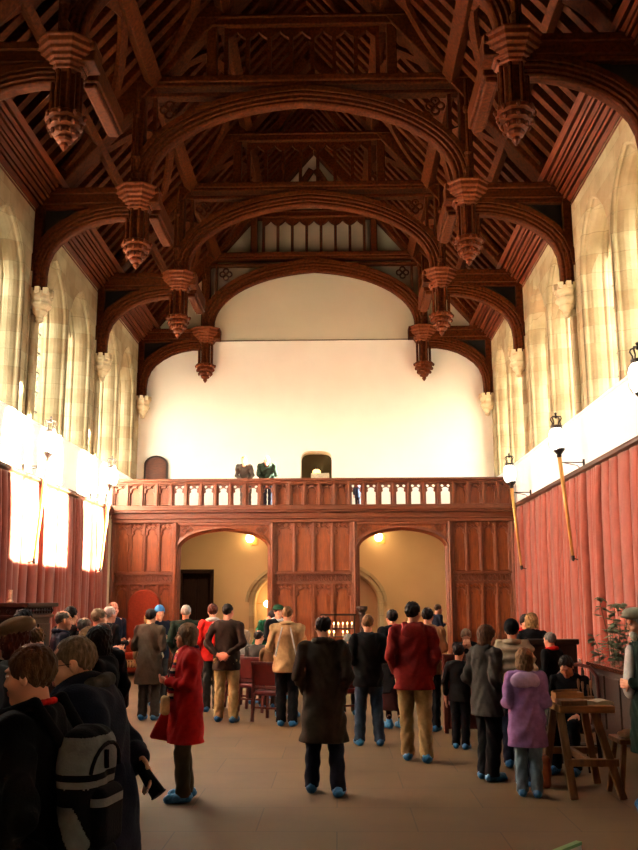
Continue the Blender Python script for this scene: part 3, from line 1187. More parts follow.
for (xa, xb) in ((-3.64, -1.16), (1.24, 3.66)):
    c, hw = (xa + xb) / 2, (xb - xa) / 2
    zf = lambda u: 3.28 + 0.54 * arcf((u - c) / hw, 2.7, 0.18)
    us = [c + hw * math.sin((-1 + 2 * i / 30) * PI / 2) for i in range(31)]
    q = MB()
    q.columns(us, zf, lambda u: 4.02, lambda u, dd, z: (u, dd, z), 0, -0.02, 0.05)
    q.build('spandrel', M['screen_panel'], scr)
    q = MB()
    path = [(xa, 0, 0.0)] + [(u, 0, zf(u)) for u in us] + [(xb, 0, 0.0)]
    path = [(xa + 0.001, 0, 0.0)] + [(u, 0, zf(u)) for u in us[1:-1]] + [(xb - 0.001, 0, 0.0)]
    path = [(xa, 0, 0), (xa, 0, 3.2)] + path[1:-1] + [(xb, 0, 3.2), (xb, 0, 0)]
    q.sweep(path, [(-0.10, -0.09), (-0.10, 0.08), (0.03, 0.08), (0.05, 0.03), (0.05, -0.02), (0.0, -0.06), (-0.03, -0.11)], (0, 1, 0))
    q.box((xa - 0.02, -0.12, 3.94), (xb + 0.02, 0.04, 4.0))
    q.build('arch_moulding', M['screen'], scr)
    for sg in (-1, 1):
        q = MB()
        cx, cz = c + sg * (hw - 0.22), 3.80
        for a in range(4):
            px, pz = cx + 0.075 * math.cos(a * PI / 2), cz + 0.075 * math.sin(a * PI / 2)
            q.tube([(px + 0.06 * math.cos(b * PI / 6), -0.035, pz + 0.06 * math.sin(b * PI / 6)) for b in range(13)], 0.018, 5)
        q.tube([(cx + 0.17 * math.cos(b * PI / 2), -0.035, cz + 0.17 * math.sin(b * PI / 2)) for b in range(5)], 0.02, 5)
        q.build('quatrefoil', M['screen'], scr)

# ================================================================== CURTAINS, RAILS, LANTERNS
for s in (-1, 1):
    r = random.Random(3 if s > 0 else 8)
    ys, xs = [], []
    y = 5.2
    while y < 24.2:
        w = r.choice((0.14, 0.2, 0.3, 0.42, 0.5)) * r.uniform(0.85, 1.15)
        a = r.uniform(0.07, 0.17)
        for i in range(10):
            t = i / 10
            ys.append(y + w * t)
            xs.append(a * math.sin(PI * (0.06 + 0.94 * t)) ** 0.5)
        y += w
        g = r.choice((0.012, 0.03, 0.06, 0.10))
        ys += [y + 0.004, y + g]
        xs += [-0.11, -0.11]
        y += g + 0.004
    ys.append(y)
    xs.append(0)
    v, f = [], []
    zs = [0.02, 0.6, 1.4, 2.3, 3.2, 3.8, 4.05, 4.2, 4.27]
    am = [1.15, 1.1, 1.05, 1.0, 0.9, 0.75, 0.6, 0.5, 0.5]
    for z, k in zip(zs, am):
        for i, (yy, xx) in enumerate(zip(ys, xs)):
            v.append((s * (5.47 - xx * k), yy + 0.02 * math.sin(z * 1.3 + yy * 3), z))
    n = len(ys)
    for a in range(len(zs) - 1):
        for b in range(n - 1):
            f.append((a * n + b, a * n + b + 1, (a + 1) * n + b + 1, (a + 1) * n + b))
    me = mesh_from('curtain', v, f, None, None, [M['curtain']], True)
    o = link('curtain', me)
    so = o.modifiers.new('thickness', 'SOLIDIFY')
    so.thickness = 0.012
    tag(o, 'long salmon-pink pleated curtain with sun patches falling on it' if s < 0 else 'long salmon-red pleated curtain under the crowned wall lanterns, unlit by sun', 'curtain', 'long pleated wall curtains')
    q = MB()
    prof = [(5.60, 4.2), (5.52, 4.2), (5.50, 4.24), (5.46, 4.25), (5.44, 4.3), (5.40, 4.33), (5.40, 4.37), (5.44, 4.39), (5.43, 4.42), (5.60, 4.44)]
    k = len(prof)
    q.add([(s * x, yy, z) for yy in (YB, 25.0) for x, z in prof], [(j, (j + 1) % k, k + (j + 1) % k, k + j) for j in range(k)] + [tuple(range(k)), tuple(range(2 * k - 1, k - 1, -1))])
    structure(q.build('trim_%d' % (7 if s < 0 else 8), M['rail']))


def make_lantern(s):
    t = thing('wall_lantern', '', 'lantern')
    zt, zb = 4.70, 2.68
    top, bot = np.array((s * 5.11, 0, zt)), np.array((s * 5.27, 0, zb))
    q = MB()
    q.tube([bot, lerp(bot, top, 0.5), top], 0.028, 10, r2=0.042)
    q.build('pole', M['brass'], t, smooth=True)
    ax = (top - bot) / np.linalg.norm(top - bot)
    c = top + ax * 0.35
    q = MB()
    prof = [(0.01, -0.25), (0.10, -0.24), (0.15, -0.16), (0.165, -0.04), (0.165, 0.06), (0.14, 0.15), (0.09, 0.21), (0.01, 0.22)]
    q.lathe((c[0], 0, c[2]), prof, 18)
    q.build('glass_globe', M['globe'], t, smooth=True)
    q = MB()
    q.lathe((top[0], 0, top[2]), [(0.03, -0.06), (0.05, -0.02), (0.045, 0.02), (0.10, 0.09), (0.12, 0.12), (0.11, 0.14)], 14)
    q.build('cup', M['iron'], t, smooth=True)
    q = MB()
    for a in range(8):
        an = a * PI / 4
        q.tube([(c[0] + (r + 0.008) * math.cos(an), (r + 0.008) * math.sin(an), c[2] + z) for r, z in prof[1:-1]], 0.006, 5)
    q.build('cage', M['iron'], t)
    q = MB()
    zc = c[2] + 0.2
    q.lathe((c[0], 0, zc), [(0.10, 0.0), (0.115, 0.01), (0.115, 0.05), (0.105, 0.06), (0.02, 0.06)], 14)
    for a in range(4):
        an = a * PI / 2 + PI / 4
        q.tube([(c[0] + r * math.cos(an), r * math.sin(an), zc + z) for r, z in ((0.10, 0.05), (0.085, 0.12), (0.125, 0.19), (0.11, 0.23), (0.03, 0.24), (0.0, 0.22))], 0.013, 6)
    q.lathe((c[0], 0, zc + 0.2), [(0.02, 0), (0.035, 0.04), (0.015, 0.07), (0.03, 0.1), (0.0, 0.13)], 8)
    q.build('crown', M['iron'], t)
    q = MB()
    q.tube([top + np.array((0, 0, -0.14)), (s * 5.59, 0, zt - 0.14)], 0.012, 6)
    q.tube([(s * 5.20, 0, zt - 0.15), (s * 5.45, 0, zt - 0.2), (s * 5.57, 0, zt - 0.33)], 0.010, 6)
    q.box((s * 5.57, -0.03, zt - 0.38), (s * 5.6, 0.03, zt - 0.08))
    q.build('bracket', M['iron'], t)
    q = MB()
    q.tube([bot, (s * 5.36, 0, zb - 0.03), (s * 5.44, 0, zb - 0.03)], 0.011, 6)
    q.lathe((bot[0], 0, bot[2]), [(0.01, -0.06), (0.034, -0.03), (0.034, 0.05)], 8)
    q.build('foot_bracket', M['iron'], t)
    return t


LL = {(1, 0): 'crowned wall lantern nearest the flat-capped man, cut by the picture edge', (1, 1): 'crowned wall lantern with the longest gilt pole, above the salmon-red curtain', (1, 2): 'smallest crowned wall lantern beside the oak screen, gilt pole leaning from the red curtain',
      (-1, 1): 'crowned wall lantern washed out in sunlight on the left wall', (-1, 2): 'sunlit gilt wall lantern beside the oak screen, in the throne corner'}
for s in (1, -1):
    first = True
    for (ss, k), lb in LL.items():
        if ss != s:
            continue
        if first:
            proto = make_lantern(s)
            o = proto
        else:
            o = copy_tree(proto)
        first = False
        o.location = (0, TR[k], 0)
        tag(o, lb, 'lantern', 'crowned lanterns along the walls')


# globe lamps under the gallery, on the passage wall
def globe_lamp(x, z, lb):
    t = thing('globe_lamp', lb, 'lamp', (x, YE, z), 0, 'globe lamps in the passage')
    q = MB()
    q.lathe((0, -0.24, 0), [(0.01, -0.13), (0.07, -0.12), (0.12, -0.05), (0.125, 0.03), (0.09, 0.10), (0.04, 0.125)], 16)
    q.build('globe', M['lampglobe'], t, smooth=True)
    q = MB()
    q.box((-0.02, -0.03, -0.2), (0.22, 0.0, 0.08))
    q.tube([(0, -0.24, 0.12), (0, -0.24, 0.16), (0.02, -0.02, 0.05)], 0.012, 6)
    q.build('back_plate', M['brass'], t)


globe_lamp(-1.99, 3.78, 'glowing globe lamp under the gallery, nearer the throne')
globe_lamp(1.95, 3.80, 'glowing globe lamp under the gallery, over the plain wall with the dark post')
t = thing('wall_lamp', 'bright oval wall lamp in the yellow doorway behind the man in green', 'lamp', (-1.40, YE + 0.02, 1.80))
q = MB()
q.lathe((0, 0.3, 0), [(0.01, -0.12), (0.10, -0.11), (0.19, -0.04), (0.20, 0.03), (0.12, 0.10), (0.02, 0.12)], 18)
q.build('shade', M['lampglobe'], t, smooth=True)
q = MB()
q.tube([(0, 0.3, 0.05), (-0.2, 0.35, 0.02), (-0.42, 0.4, 0.02)], 0.015, 6)
q.build('arm', M['brass'], t)

# lamp and box in the niche over the gallery
t = thing('niche_lamp', 'small glowing bowl lamp in the dark niche above the gallery', 'lamp', (0.05, YE + 0.3, 5.83))
q = MB()
q.lathe((0, 0, 0), [(0.05, 0.0), (0.13, 0.02), (0.12, 0.10), (0.07, 0.14), (0.02, 0.15)], 14)
q.build('bowl', M['bowlglow'], t, smooth=True)
q = MB()
q.lathe((0, 0, 0), [(0.02, 0.15), (0.035, 0.19), (0.02, 0.24), (0.005, 0.26)], 8)
q.build('finial', M['iron'], t)
q = MB()
q.box((-0.12, YE + 0.1, 4.4), (0.45, YE + 0.6, 5.83))
tag(q.build('plinth_box', M['cream'], bevel=0.01), 'cream box under the glowing lamp in the gallery niche', 'box')
# ================================================================== PEOPLE
def rotz(a):
    c, s = math.cos(a), math.sin(a)
    return np.array([[c, -s, 0], [s, c, 0], [0, 0, 1.0]])


def rotx(a):
    c, s = math.cos(a), math.sin(a)
    return np.array([[1.0, 0, 0], [0, c, -s], [0, s, c]])


def unit(v):
    v = np.array(v, float)
    return v / np.linalg.norm(v)


# right-arm elbow / wrist offsets from the shoulder, hand direction, palm normal, finger curl
ARMS = {
    'down': ((0.065, -0.035, -0.285), (0.085, 0.045, -0.535), (0.0, 0.12, -1), (-1, 0.1, 0), 0.35),
    'pocket': ((0.06, -0.075, -0.28), (0.0, 0.10, -0.47), (-0.55, 0.3, -1), (-0.5, -0.6, 0), 0.4),
    'behind': ((0.085, -0.125, -0.265), (-0.115, -0.215, -0.43), (-0.9, -0.15, -0.35), (0, 1, -0.1), 0.7),
    'clasp': ((0.055, 0.02, -0.28), (-0.105, 0.225, -0.245), (-0.75, 0.5, 0.12), (-0.4, -0.6, 0.3), 0.8),
    'belly': ((0.06, -0.03, -0.285), (-0.09, 0.20, -0.33), (-0.85, 0.35, 0.0), (-0.2, -0.9, 0), 0.6),
    'chin': ((0.02, 0.17, -0.22), (-0.12, 0.22, 0.0), (-0.3, 0.1, 1), (0, -1, 0.2), 1.0),
    'rail': ((0.045, 0.16, -0.22), (-0.13, 0.30, -0.29), (-0.9, 0.35, -0.1), (0, -0.2, -1), 0.6),
    'reach': ((0.05, 0.14, -0.24), (-0.01, 0.38, -0.26), (-0.1, 1, -0.1), (-0.3, 0, -1), 0.6),
    'hold': ((0.06, 0.03, -0.27), (-0.02, 0.27, -0.22), (-0.6, 0.7, 0.1), (-0.6, -0.5, 0.4), 0.7),
    'backgrip': ((0.10, -0.10, -0.27), (-0.06, -0.19, -0.27), (-0.35, -0.40, -0.80), (-0.6, 0.5, -0.3), 1.15),
    'lap': ((0.06, 0.02, -0.28), (-0.06, 0.24, -0.37), (-0.3, 1, -0.1), (-0.1, 0, -1), 0.5),
}


def person(label, x, y, face, H=1.74, arms='down', z0=0.0, top=('black', 'jacket', 0.82), legs=('charcoal', 'trousers'), hair=('short', 'h_brown'), hat=None, head=(0, 0), lean=0.0,
           build=1.0, child=False, stance=((0, 0.02), (0, -0.02)), seated=None, group=None, skin='skin', extra=None, res=None, shoes=True, fem=False, collar=None, bulk=0.0, headscale=1.0):
    s = H / 1.75
    hs = s * headscale * (1.18 if child else 1.03)
    if child:
        s *= 0.965
    dist = math.hypot(x - 0.7, y)
    rb = res or min(0.011, max(0.0055, 0.00072 * dist))
    rc = rb * 1.25
    root = thing('person', label, 'person', (x, y, z0), -math.radians(face), group)
    P = lambda *p: np.array(p, float) * s
    drop = 0.0
    if seated is not None:
        drop = 0.93 * s - (seated + 0.10 * s)
    Rl = rotx(-math.radians(lean))
    piv = P(0, 0, 0.95)

    def U(p):                      # upper-body point: lean about the hips, then sit down
        q = Rl @ (np.array(p, float) * s - piv) + piv
        q[2] -= drop
        return q
    UD = lambda d: Rl @ np.array(d, float)
    fwd = UD((0, 1, 0))
    sw = 0.185 * build * (0.93 if fem else 1.0)
    hipw = 0.088 * build
    J = {}
    for i, sg in enumerate((-1, 1)):
        hip = P(sg * hipw, 0, 0.90)
        hip[2] -= drop
        if seated is not None:
            knee = hip + P(sg * 0.03, 0.42, 0.02)
            ank = np.array((knee[0], knee[1] - 0.02 * s, 0.085 * s))
        else:
            dx, dy = stance[i]
            dx -= sg * 0.012
            ank = P(sg * 0.10 + dx, -0.03 + dy, 0.085)
            knee = (hip + ank) / 2 + P(0, 0.035, 0.0)
        J[sg] = (hip, knee, ank)
    sh = {sg: U((sg * sw, -0.012, 1.425)) for sg in (-1, 1)}
    A = {}
    aset = arms if isinstance(arms, (tuple, list)) else (arms, arms)
    for sg, nm in zip((-1, 1), aset):
        e, w, d, n, cu = ARMS[nm]
        f = np.array((sg, 1, 1))
        A[sg] = (sh[sg] + UD(np.array(e) * f) * s, sh[sg] + UD(np.array(w) * f) * s, unit(UD(np.array(d) * f)), unit(UD(np.array(n) * f)), cu, nm)
    # head frame
    Rh = Rl @ rotz(-math.radians(head[0])) @ rotx(-math.radians(head[1])) if not seated else Rl @ rotz(-math.radians(head[0])) @ rotx(-math.radians(head[1]))
    neck0 = U((0, -0.02, 1.43))
    neck1 = U((0, 0.0, 1.507))
    hc = neck1 + Rh @ np.array((0, 0.022, 0.118)) * hs

    def loc(X, Y, Z):
        px, py, pz = X - hc[0], Y - hc[1], Z - hc[2]
        return [(px * Rh[0, i] + py * Rh[1, i] + pz * Rh[2, i]) / hs for i in range(3)]

    def e3(q, c, r):
        r = np.array(r)
        return (np.sqrt(((q[0] - c[0]) / r[0]) ** 2 + ((q[1] - c[1]) / r[1]) ** 2 + ((q[2] - c[2]) / r[2]) ** 2) - 1) * r.min()

    def seg(q, a, b, r1, r2):
        a, b = np.array(a, float), np.array(b, float)
        ba = b - a
        t = np.clip(((q[0] - a[0]) * ba[0] + (q[1] - a[1]) * ba[1] + (q[2] - a[2]) * ba[2]) / np.dot(ba, ba), 0, 1)
        return np.sqrt((q[0] - a[0] - t * ba[0]) ** 2 + (q[1] - a[1] - t * ba[1]) ** 2 + (q[2] - a[2] - t * ba[2]) ** 2) - (r1 + (r2 - r1) * t)

    def fhead(X, Y, Z):
        q = loc(X, Y, Z)
        qa = [np.abs(q[0]), q[1], q[2]]
        d = e3(q, (0, -0.012, 0.03), (0.074, 0.093, 0.087))
        d = smin(d, e3(q, (0, 0.024, -0.045), (0.056, 0.064, 0.074)), 0.03)
        d = smin(d, e3(q, (0, 0.062, -0.100), (0.026, 0.022, 0.02)), 0.025)
        d = smin(d, e3(qa, (0.028, 0.078, 0.030), (0.026, 0.014, 0.009)), 0.014)
        d = smax(d, -e3(qa, (0.030, 0.103, 0.008), (0.019, 0.020, 0.013)), 0.012)
        d = smin(d, seg(q, (0, 0.086, 0.014), (0, 0.103, -0.027), 0.007, 0.0105), 0.010)
        d = smin(d, e3(qa, (0.011, 0.095, -0.031), (0.009, 0.010, 0.008)), 0.006)
        d = smin(d, e3(qa, (0.030, 0.079, 0.008), (0.0125, 0.012, 0.0115)), 0.003)
        d = smin(d, e3(q, (0, 0.086, -0.058), (0.023, 0.012, 0.006)), 0.006)
        d = smin(d, e3(q, (0, 0.085, -0.070), (0.020, 0.012, 0.007)), 0.006)
        d = smin(d, e3(qa, (0.045, 0.052, -0.030), (0.022, 0.026, 0.022)), 0.02)
        ear = e3(qa, (0.077, -0.010, -0.006), (0.010, 0.019, 0.032))
        ear = smax(ear, -e3(qa, (0.090, -0.006, -0.002), (0.009, 0.011, 0.018)), 0.005)
        d = smin(d, ear, 0.008)
        return d * hs

    # ------------------------------------------------ body (one continuous skin)
    F = Field()
    F.cone(U((0, 0, 1.30)), U((0, 0, 1.08)), 0.150 * s * build, 0.130 * s * build, 0.03 * s, 0.62, fwd)
    F.cone(U((0, 0, 1.08)), U((0, 0, 0.95)), 0.130 * s * build, 0.145 * s * build, 0.03 * s, 0.68, fwd)
    F.cone(sh[-1], sh[1], 0.052 * s, 0.052 * s, 0.04 * s)
    F.cone(neck0, hc + Rh @ np.array((0, -0.025, -0.05)) * hs, 0.060 * s, 0.052 * hs, 0.035 * s)
    R_ = 0.165 * hs
    F.op(fhead, hc - R_, hc + R_, 0.015 * hs)
    for sg in (-1, 1):
        hip, knee, ank = J[sg]
        F.cone(hip, knee, 0.072 * s * build, 0.050 * s, 0.02 * s)
        F.cone(knee, ank, 0.050 * s, 0.034 * s, 0.02 * s)
        F.cone(ank + P(0, -0.03, -0.045), ank + P(sg * 0.015, 0.14, -0.055), 0.034 * s, 0.028 * s, 0.02 * s)
        e, w, d, n, cu, nm = A[sg]
        F.cone(sh[sg], e, 0.044 * s, 0.036 * s, 0.02 * s)
        F.cone(e, w, 0.036 * s, 0.026 * s, 0.015 * s)
        side = unit(np.cross(d, n)) * (-sg)        # towards the thumb
        # keep thumb forward / inward
        fr = max(0.0085 * hs, 0.72 * rb)
        Rm = np.stack([side, d, n], 1)
        F.ell(w + d * 0.048 * hs, (0.040 * hs, 0.054 * hs, max(0.016 * hs, rb * 1.4)), 0.012 * s, Rm)
        for fi, (off, ln) in enumerate(((0.030, 0.92), (0.010, 1.0), (-0.010, 0.94), (-0.029, 0.74))):
            p = w + (d * 0.088 + side * off) * hs
            c = 0.0
            dd = unit(d + side * off * 2.2)
            for sl, cc in ((0.040, 0.35), (0.026, 0.40), (0.020, 0.25)):
                c += cu * cc
                v_ = dd * math.cos(c) + n * math.sin(c)
                p2 = p + v_ * sl * ln * hs
                F.cone(p, p2, fr, fr * 0.92, 0.004)
                p = p2
        tb = w + (d * 0.026 + side * 0.034) * hs
        t1 = tb + unit(d * 0.75 + side * 0.62 + n * 0.25) * 0.040 * hs
        t2 = t1 + unit(d * 1.0 + side * 0.10 + n * 0.45) * 0.030 * hs
        F.cone(tb, t1, fr * 1.35, fr * 1.1, 0.008)
        F.cone(t1, t2, fr * 1.1, fr * 0.95, 0.004)
        J[sg] = (hip, knee, ank)

    def bodymat(C):
        q = loc(C[:, 0], C[:, 1], C[:, 2])
        ax = np.abs(q[0])
        mi = np.zeros(len(C), np.int32)
        if rb < 0.0095:
            eye = (((ax - 0.030) / 0.0115) ** 2 + ((q[2] - 0.0085) / 0.0062) ** 2 < 1) & (q[1] > 0.07)
            iris = eye & (np.abs(ax - 0.030) < 0.0055)
            mi[eye] = 1
            mi[iris] = 2
            mi[(ax < 0.022) & (np.abs(q[2] + 0.064) < 0.0105) & (q[1] > 0.083)] = 3
        return mi
    sdf_obj('body', F, rb, [M[skin], M['eye_white'], M['eye_dark'], M['lip']], root, bodymat)

    # ------------------------------------------------ hair
    if hair:
        style, hm = hair[0], M[hair[1]]
        F = Field()

        def fhair(X, Y, Z):
            q = loc(X, Y, Z)
            ax = np.abs(q[0])
            thick = 0.006 if style in ('bald', 'cropped') else (-0.004 if style == 'full' else 0.0)
            d = e3(q, (0, -0.018, 0.034), (0.085 - thick, 0.101 - thick, 0.097 - thick))
            n = 0.0035 * np.sin(q[0] * 150 + 4 * np.sin(q[1] * 40)) * np.sin(q[2] * 60 + 1) + 0.002 * np.sin(q[0] * 310) * np.cos(q[1] * 90 + q[2] * 120)
            if style in ('short', 'bald', 'cropped', 'bun', 'full'):
                line = np.where(q[1] < -0.02, (-0.088 if style in ('cropped', 'bald') else -0.105) + 1.05 * (q[1] + 0.10), np.where(q[1] < 0.045, -0.02 + 0.3 * (q[1] + 0.02), 0.000 + 2.2 * (q[1] - 0.045)))
                d = smax(d, np.minimum(line, 0.062) - q[2], 0.014)
                d = np.maximum(d, -e3(q, (0, 0.115, 0.018), (0.056, 0.05, 0.048)))
                n = n * (1.7 if rb > 0.0056 else 0.9)
                if style == 'bald':
                    d = smax(d, -e3(q, (0, 0.01, 0.125), (0.060, 0.095, 0.055)), 0.008)
                if style == 'bun':
                    d = smin(d, e3(q, (0, -0.115, 0.055), (0.042, 0.035, 0.042)), 0.012)
            else:
                low = {'bob': -0.135, 'long': -0.24, 'curly': -0.10, 'mop': -0.06}[style]
                vol = 1.12 if style == 'curly' else 1.0
                d = np.minimum(d, e3(q, (0, -0.020, 0.03), (0.092 * vol, 0.107 * vol, 0.102 * vol)))
                d = smin(d, e3(q, (0, -0.040, -0.055), (0.094 * vol, 0.075, 0.100)), 0.03)
                if style == 'long':
                    d = smin(d, seg(q, (0, -0.07, -0.06), (0, -0.085, -0.20), 0.075, 0.055), 0.03)
                d = np.maximum(d, low - q[2])
                d = smax(d, -e3(q, (0, 0.105, -0.040), (0.060 if style != 'mop' else 0.066, 0.085, 0.098)), 0.012)
                if style == 'mop':
                    d = np.maximum(d, (-0.075 + 0.55 * (q[1] + 0.10)) - q[2])
                n = n * (2.6 if style == 'curly' else 1.5)
            return (d + n) * hs
        rr = 0.30 * hs
        F.op(fhair, hc - rr, hc + np.array((0.17, 0.17, 0.17)) * hs, 0)
        sdf_obj('hair', F, rb, hm, root)

    # ------------------------------------------------ hats
    if hat:
        kind, hm = hat[0], M[hat[1]]
        F = Field()

        def fhat(X, Y, Z):
            q = loc(X, Y, Z)
            if kind == 'beanie':
                d = e3(q, (0, -0.014, 0.046), (0.094, 0.110, 0.106))
                d = np.maximum(d, (0.012 + 0.22 * (q[1] + 0.0)) - q[2])
                d = d + 0.002 * np.sin(q[0] * 260)
            elif kind == 'flatcap':
                z = q[2] - 0.18 * q[1]
                qq = [q[0], q[1], z]
                d = e3(qq, (0, -0.005, 0.082), (0.108, 0.128, 0.066))
                d = np.maximum(d, 0.040 - z)
                d = smin(d, e3(qq, (0, 0.095, 0.060), (0.075, 0.065, 0.010)), 0.008)
            elif kind == 'softcap':
                z = q[2] + 0.25 * q[1]
                qq = [q[0], q[1], z]
                d = e3(qq, (0, -0.03, 0.070), (0.115, 0.125, 0.066))
                d = np.maximum(d, 0.022 - z)
                band = np.maximum(e3(qq, (0, -0.014, 0.04), (0.092, 0.108, 0.10)), np.abs(z - 0.030) - 0.016)
                d = smin(d, band, 0.008)
            elif kind == 'brimhat':
                d = e3(q, (0, -0.01, 0.085), (0.100, 0.108, 0.062))
                d = np.maximum(d, 0.055 - q[2])
                d = smin(d, e3(q, (0, -0.01, 0.058), (0.135, 0.145, 0.014)), 0.01)
            else:  # peaked cap
                d = e3(q, (0, -0.014, 0.044), (0.090, 0.106, 0.104))
                d = np.maximum(d, 0.035 - q[2])
                d = smin(d, e3(q, (0, 0.11, 0.042), (0.070, 0.075, 0.009)), 0.008)
            return d * hs
        F.op(fhat, hc - 0.2 * hs, hc + 0.2 * hs, 0)
        sdf_obj('hat', F, rb, hm, root)

    # ------------------------------------------------ upper garment
    tm, tk, hem = top
    F = Field()
    b = build
    k = 0.028 * s
    thick = {'jacket': 0.0, 'coat': 0.006, 'puffer': 0.022, 'shirt': -0.014, 'fleece': 0.006, 'habit': 0.004}[tk] + bulk
    F.cone(sh[-1] + UD((0, 0, -0.012)) * s, sh[1] + UD((0, 0, -0.012)) * s, (0.066 + thick) * s, (0.066 + thick) * s, k)
    F.cone(sh[-1] * 0.5 + neck0 * 0.5, sh[1] * 0.5 + neck0 * 0.5, 0.062 * s, 0.062 * s, 0.05 * s)
    F.cone(U((0, -0.008, 1.33)), U((0, 0.005, 1.12)), (0.182 * b + thick) * s, (0.170 * b + thick) * s, 0.04 * s, 0.68, fwd)
    lowz = max(hem, 0.93)
    F.cone(U((0, 0.005, 1.12)), U((0, 0.0, lowz)), (0.170 * b + thick) * s, (0.188 * b + thick) * s, 0.04 * s, 0.70, fwd)
    hz = hem * s - drop
    if seated is not None:
        hz = seated + 0.01
        for sg in (-1, 1):
            if hem < 0.85:
                F.cone(J[sg][0], J[sg][0] + (J[sg][1] - J[sg][0]) * 0.6, 0.105 * s, 0.10 * s, 0.03 * s)
    elif hem < 0.93:
        fl = 0.03 if tk == 'jacket' else 0.045
        F.cone(U((0, 0, 0.98)), P(0, 0, hem - 0.06), (0.186 * b + thick) * s, (0.190 * b + thick + fl * (0.93 - hem) / 0.4) * s, 0.04 * s, 0.72)
    F.ell(U((0, -0.018, 1.468)), P(0.082, 0.078, 0.05), 0.025 * s)
    if tk == 'habit':
        pass
    for sg in (-1, 1):
        e, w, d, n, cu, nm = A[sg]
        we = w - unit(w - e) * (0.035 * s)
        F.cone(sh[sg], e, (0.066 + thick * 0.9) * s, (0.055 + thick * 0.8) * s, 0.02 * s)
        F.cone(e, we, (0.055 + thick * 0.8) * s, (0.044 + thick * 0.5) * s, 0.014 * s)
    lo = np.array((-0.6, -0.6, 0)) * s
    hi = np.array((0.6, 0.8, 1.7)) * s
    ph = rnd.uniform(0, 9)

    def folds(X, Y, Z):
        if tk == 'puffer':
            return 0.014 * s * np.cos((Z - hz) * 2 * PI / (0.115 * s)) * np.ones_like(X + Y)
        return 0.009 * s * (np.sin(X * 23 + ph + 3 * np.sin(Z * 9 + ph)) * np.cos(Y * 17 + Z * 13 + ph) + 0.7 * np.sin(Z * 31 + 5 * np.sin(X * 13 + Y * 11 + ph)))
    F.op(folds, lo, hi, 0, 'warp')
    F.op(lambda X, Y, Z: hz - Z + 0 * (X + Y), np.array((-1, -1, -0.1)), np.array((1, 1.2, 2.2)), 0, 'cut')
    # neck opening
    F.cone(U((0, 0.01, 1.50)), hc + Rh @ np.array((0, 0.0, 0.03)) * hs, 0.058 * s, 0.085 * hs, 0.006, kind='sub')
    sdf_obj('coat' if hem < 0.75 else 'jacket', F, rc, M[tm], root)

    # ------------------------------------------------ collar / hood / scarf
    if collar:
        ck, cm = collar
        F = Field()
        if ck == 'bighood':
            F.ell(U((0, -0.09, 1.40)), P(0.19, 0.085, 0.12), 0.02 * s)
            F.cone(U((-0.13, 0.0, 1.47)), U((0.13, 0.0, 1.47)), 0.05 * s, 0.05 * s, 0.04 * s)
            F.ell(U((0, -0.03, 1.56)), P(0.10, 0.09, 0.10), 0.015 * s, kind='sub')
        elif ck == 'hood':
            F.ell(U((0, -0.095, 1.415)), P(0.135, 0.062, 0.105), 0.02 * s)
            F.cone(U((-0.09, -0.04, 1.49)), U((0.09, -0.04, 1.49)), 0.045 * s, 0.045 * s, 0.03 * s)
            F.ell(U((0, -0.05, 1.55)), P(0.072, 0.055, 0.08), 0.015 * s, kind='sub')
        elif ck == 'thin':
            for a in range(16):
                a0, a1 = a * PI / 8, (a + 1) * PI / 8
                F.cone(U((0.066 * math.sin(a0), -0.012 - 0.064 * math.cos(a0), 1.512 + 0.012 * math.cos(a0))), U((0.066 * math.sin(a1), -0.012 - 0.064 * math.cos(a1), 1.512 + 0.012 * math.cos(a1))), 0.011, 0.011, 0.01)
        else:
            for a in range(12):
                a0, a1 = a * PI / 6, (a + 1) * PI / 6
                rx, ry = {'scarf': (0.080, 0.080), 'lapel': (0.125, 0.115)}.get(ck, (0.088, 0.084))
                F.cone(U((rx * math.sin(a0), -0.012 - ry * math.cos(a0), 1.485 + (0.035 if ck == 'lapel' else 0) + 0.018 * math.cos(a0))), U((rx * math.sin(a1), -0.012 - ry * math.cos(a1), 1.485 + (0.035 if ck == 'lapel' else 0) + 0.018 * math.cos(a1))), 0.030 * s, 0.030 * s, 0.02 * s)
            if ck == 'scarf':
                for sg in (-1, 1):
                    F.cone(U((sg * 0.055, 0.08, 1.46)), U((sg * 0.07, 0.145, 1.27)), 0.030 * s, 0.036 * s, 0.02 * s)
                    F.cone(U((sg * 0.07, 0.145, 1.27)), U((sg * 0.075, 0.16, 1.02)), 0.036 * s, 0.042 * s, 0.02 * s)
            if ck == 'lapel':
                for sg in (-1, 1):
                    F.cone(U((sg * 0.10, 0.02, 1.47)), U((sg * 0.035, 0.15, 1.22)), 0.040 * s, 0.02 * s, 0.02 * s)
        sdf_obj({'hood': 'hood', 'bighood': 'hood', 'scarf': 'scarf', 'ruff': 'ruff'}.get(ck, 'collar'), F, rb, M[cm], root)

    # ------------------------------------------------ legs
    lm, lk = legs
    F = Field()
    if lk == 'skirt':
        F.cone(U((0, 0, 0.98)), P(0, 0, 0.10), 0.155 * s * b, 0.25 * s * b, 0.03, 0.85)
        F.op(lambda X, Y, Z: 0.27 * s - Z + 0 * (X + Y), np.array((-1, -1, -0.3)), np.array((1, 1.2, 1.5)), 0, 'cut')
        for sg in (-1, 1):
            F.cone(J[sg][1], J[sg][2], 0.05 * s, 0.04 * s, 0.02)
    else:
        wd = 1.12 if lk == 'wide' else 1.0
        pelvis = P(0, 0, 0.93)
        pelvis[2] -= drop
        F.cone(pelvis + P(-0.07, 0, 0), pelvis + P(0.07, 0, 0), 0.112 * s * b, 0.112 * s * b, 0.03 * s)
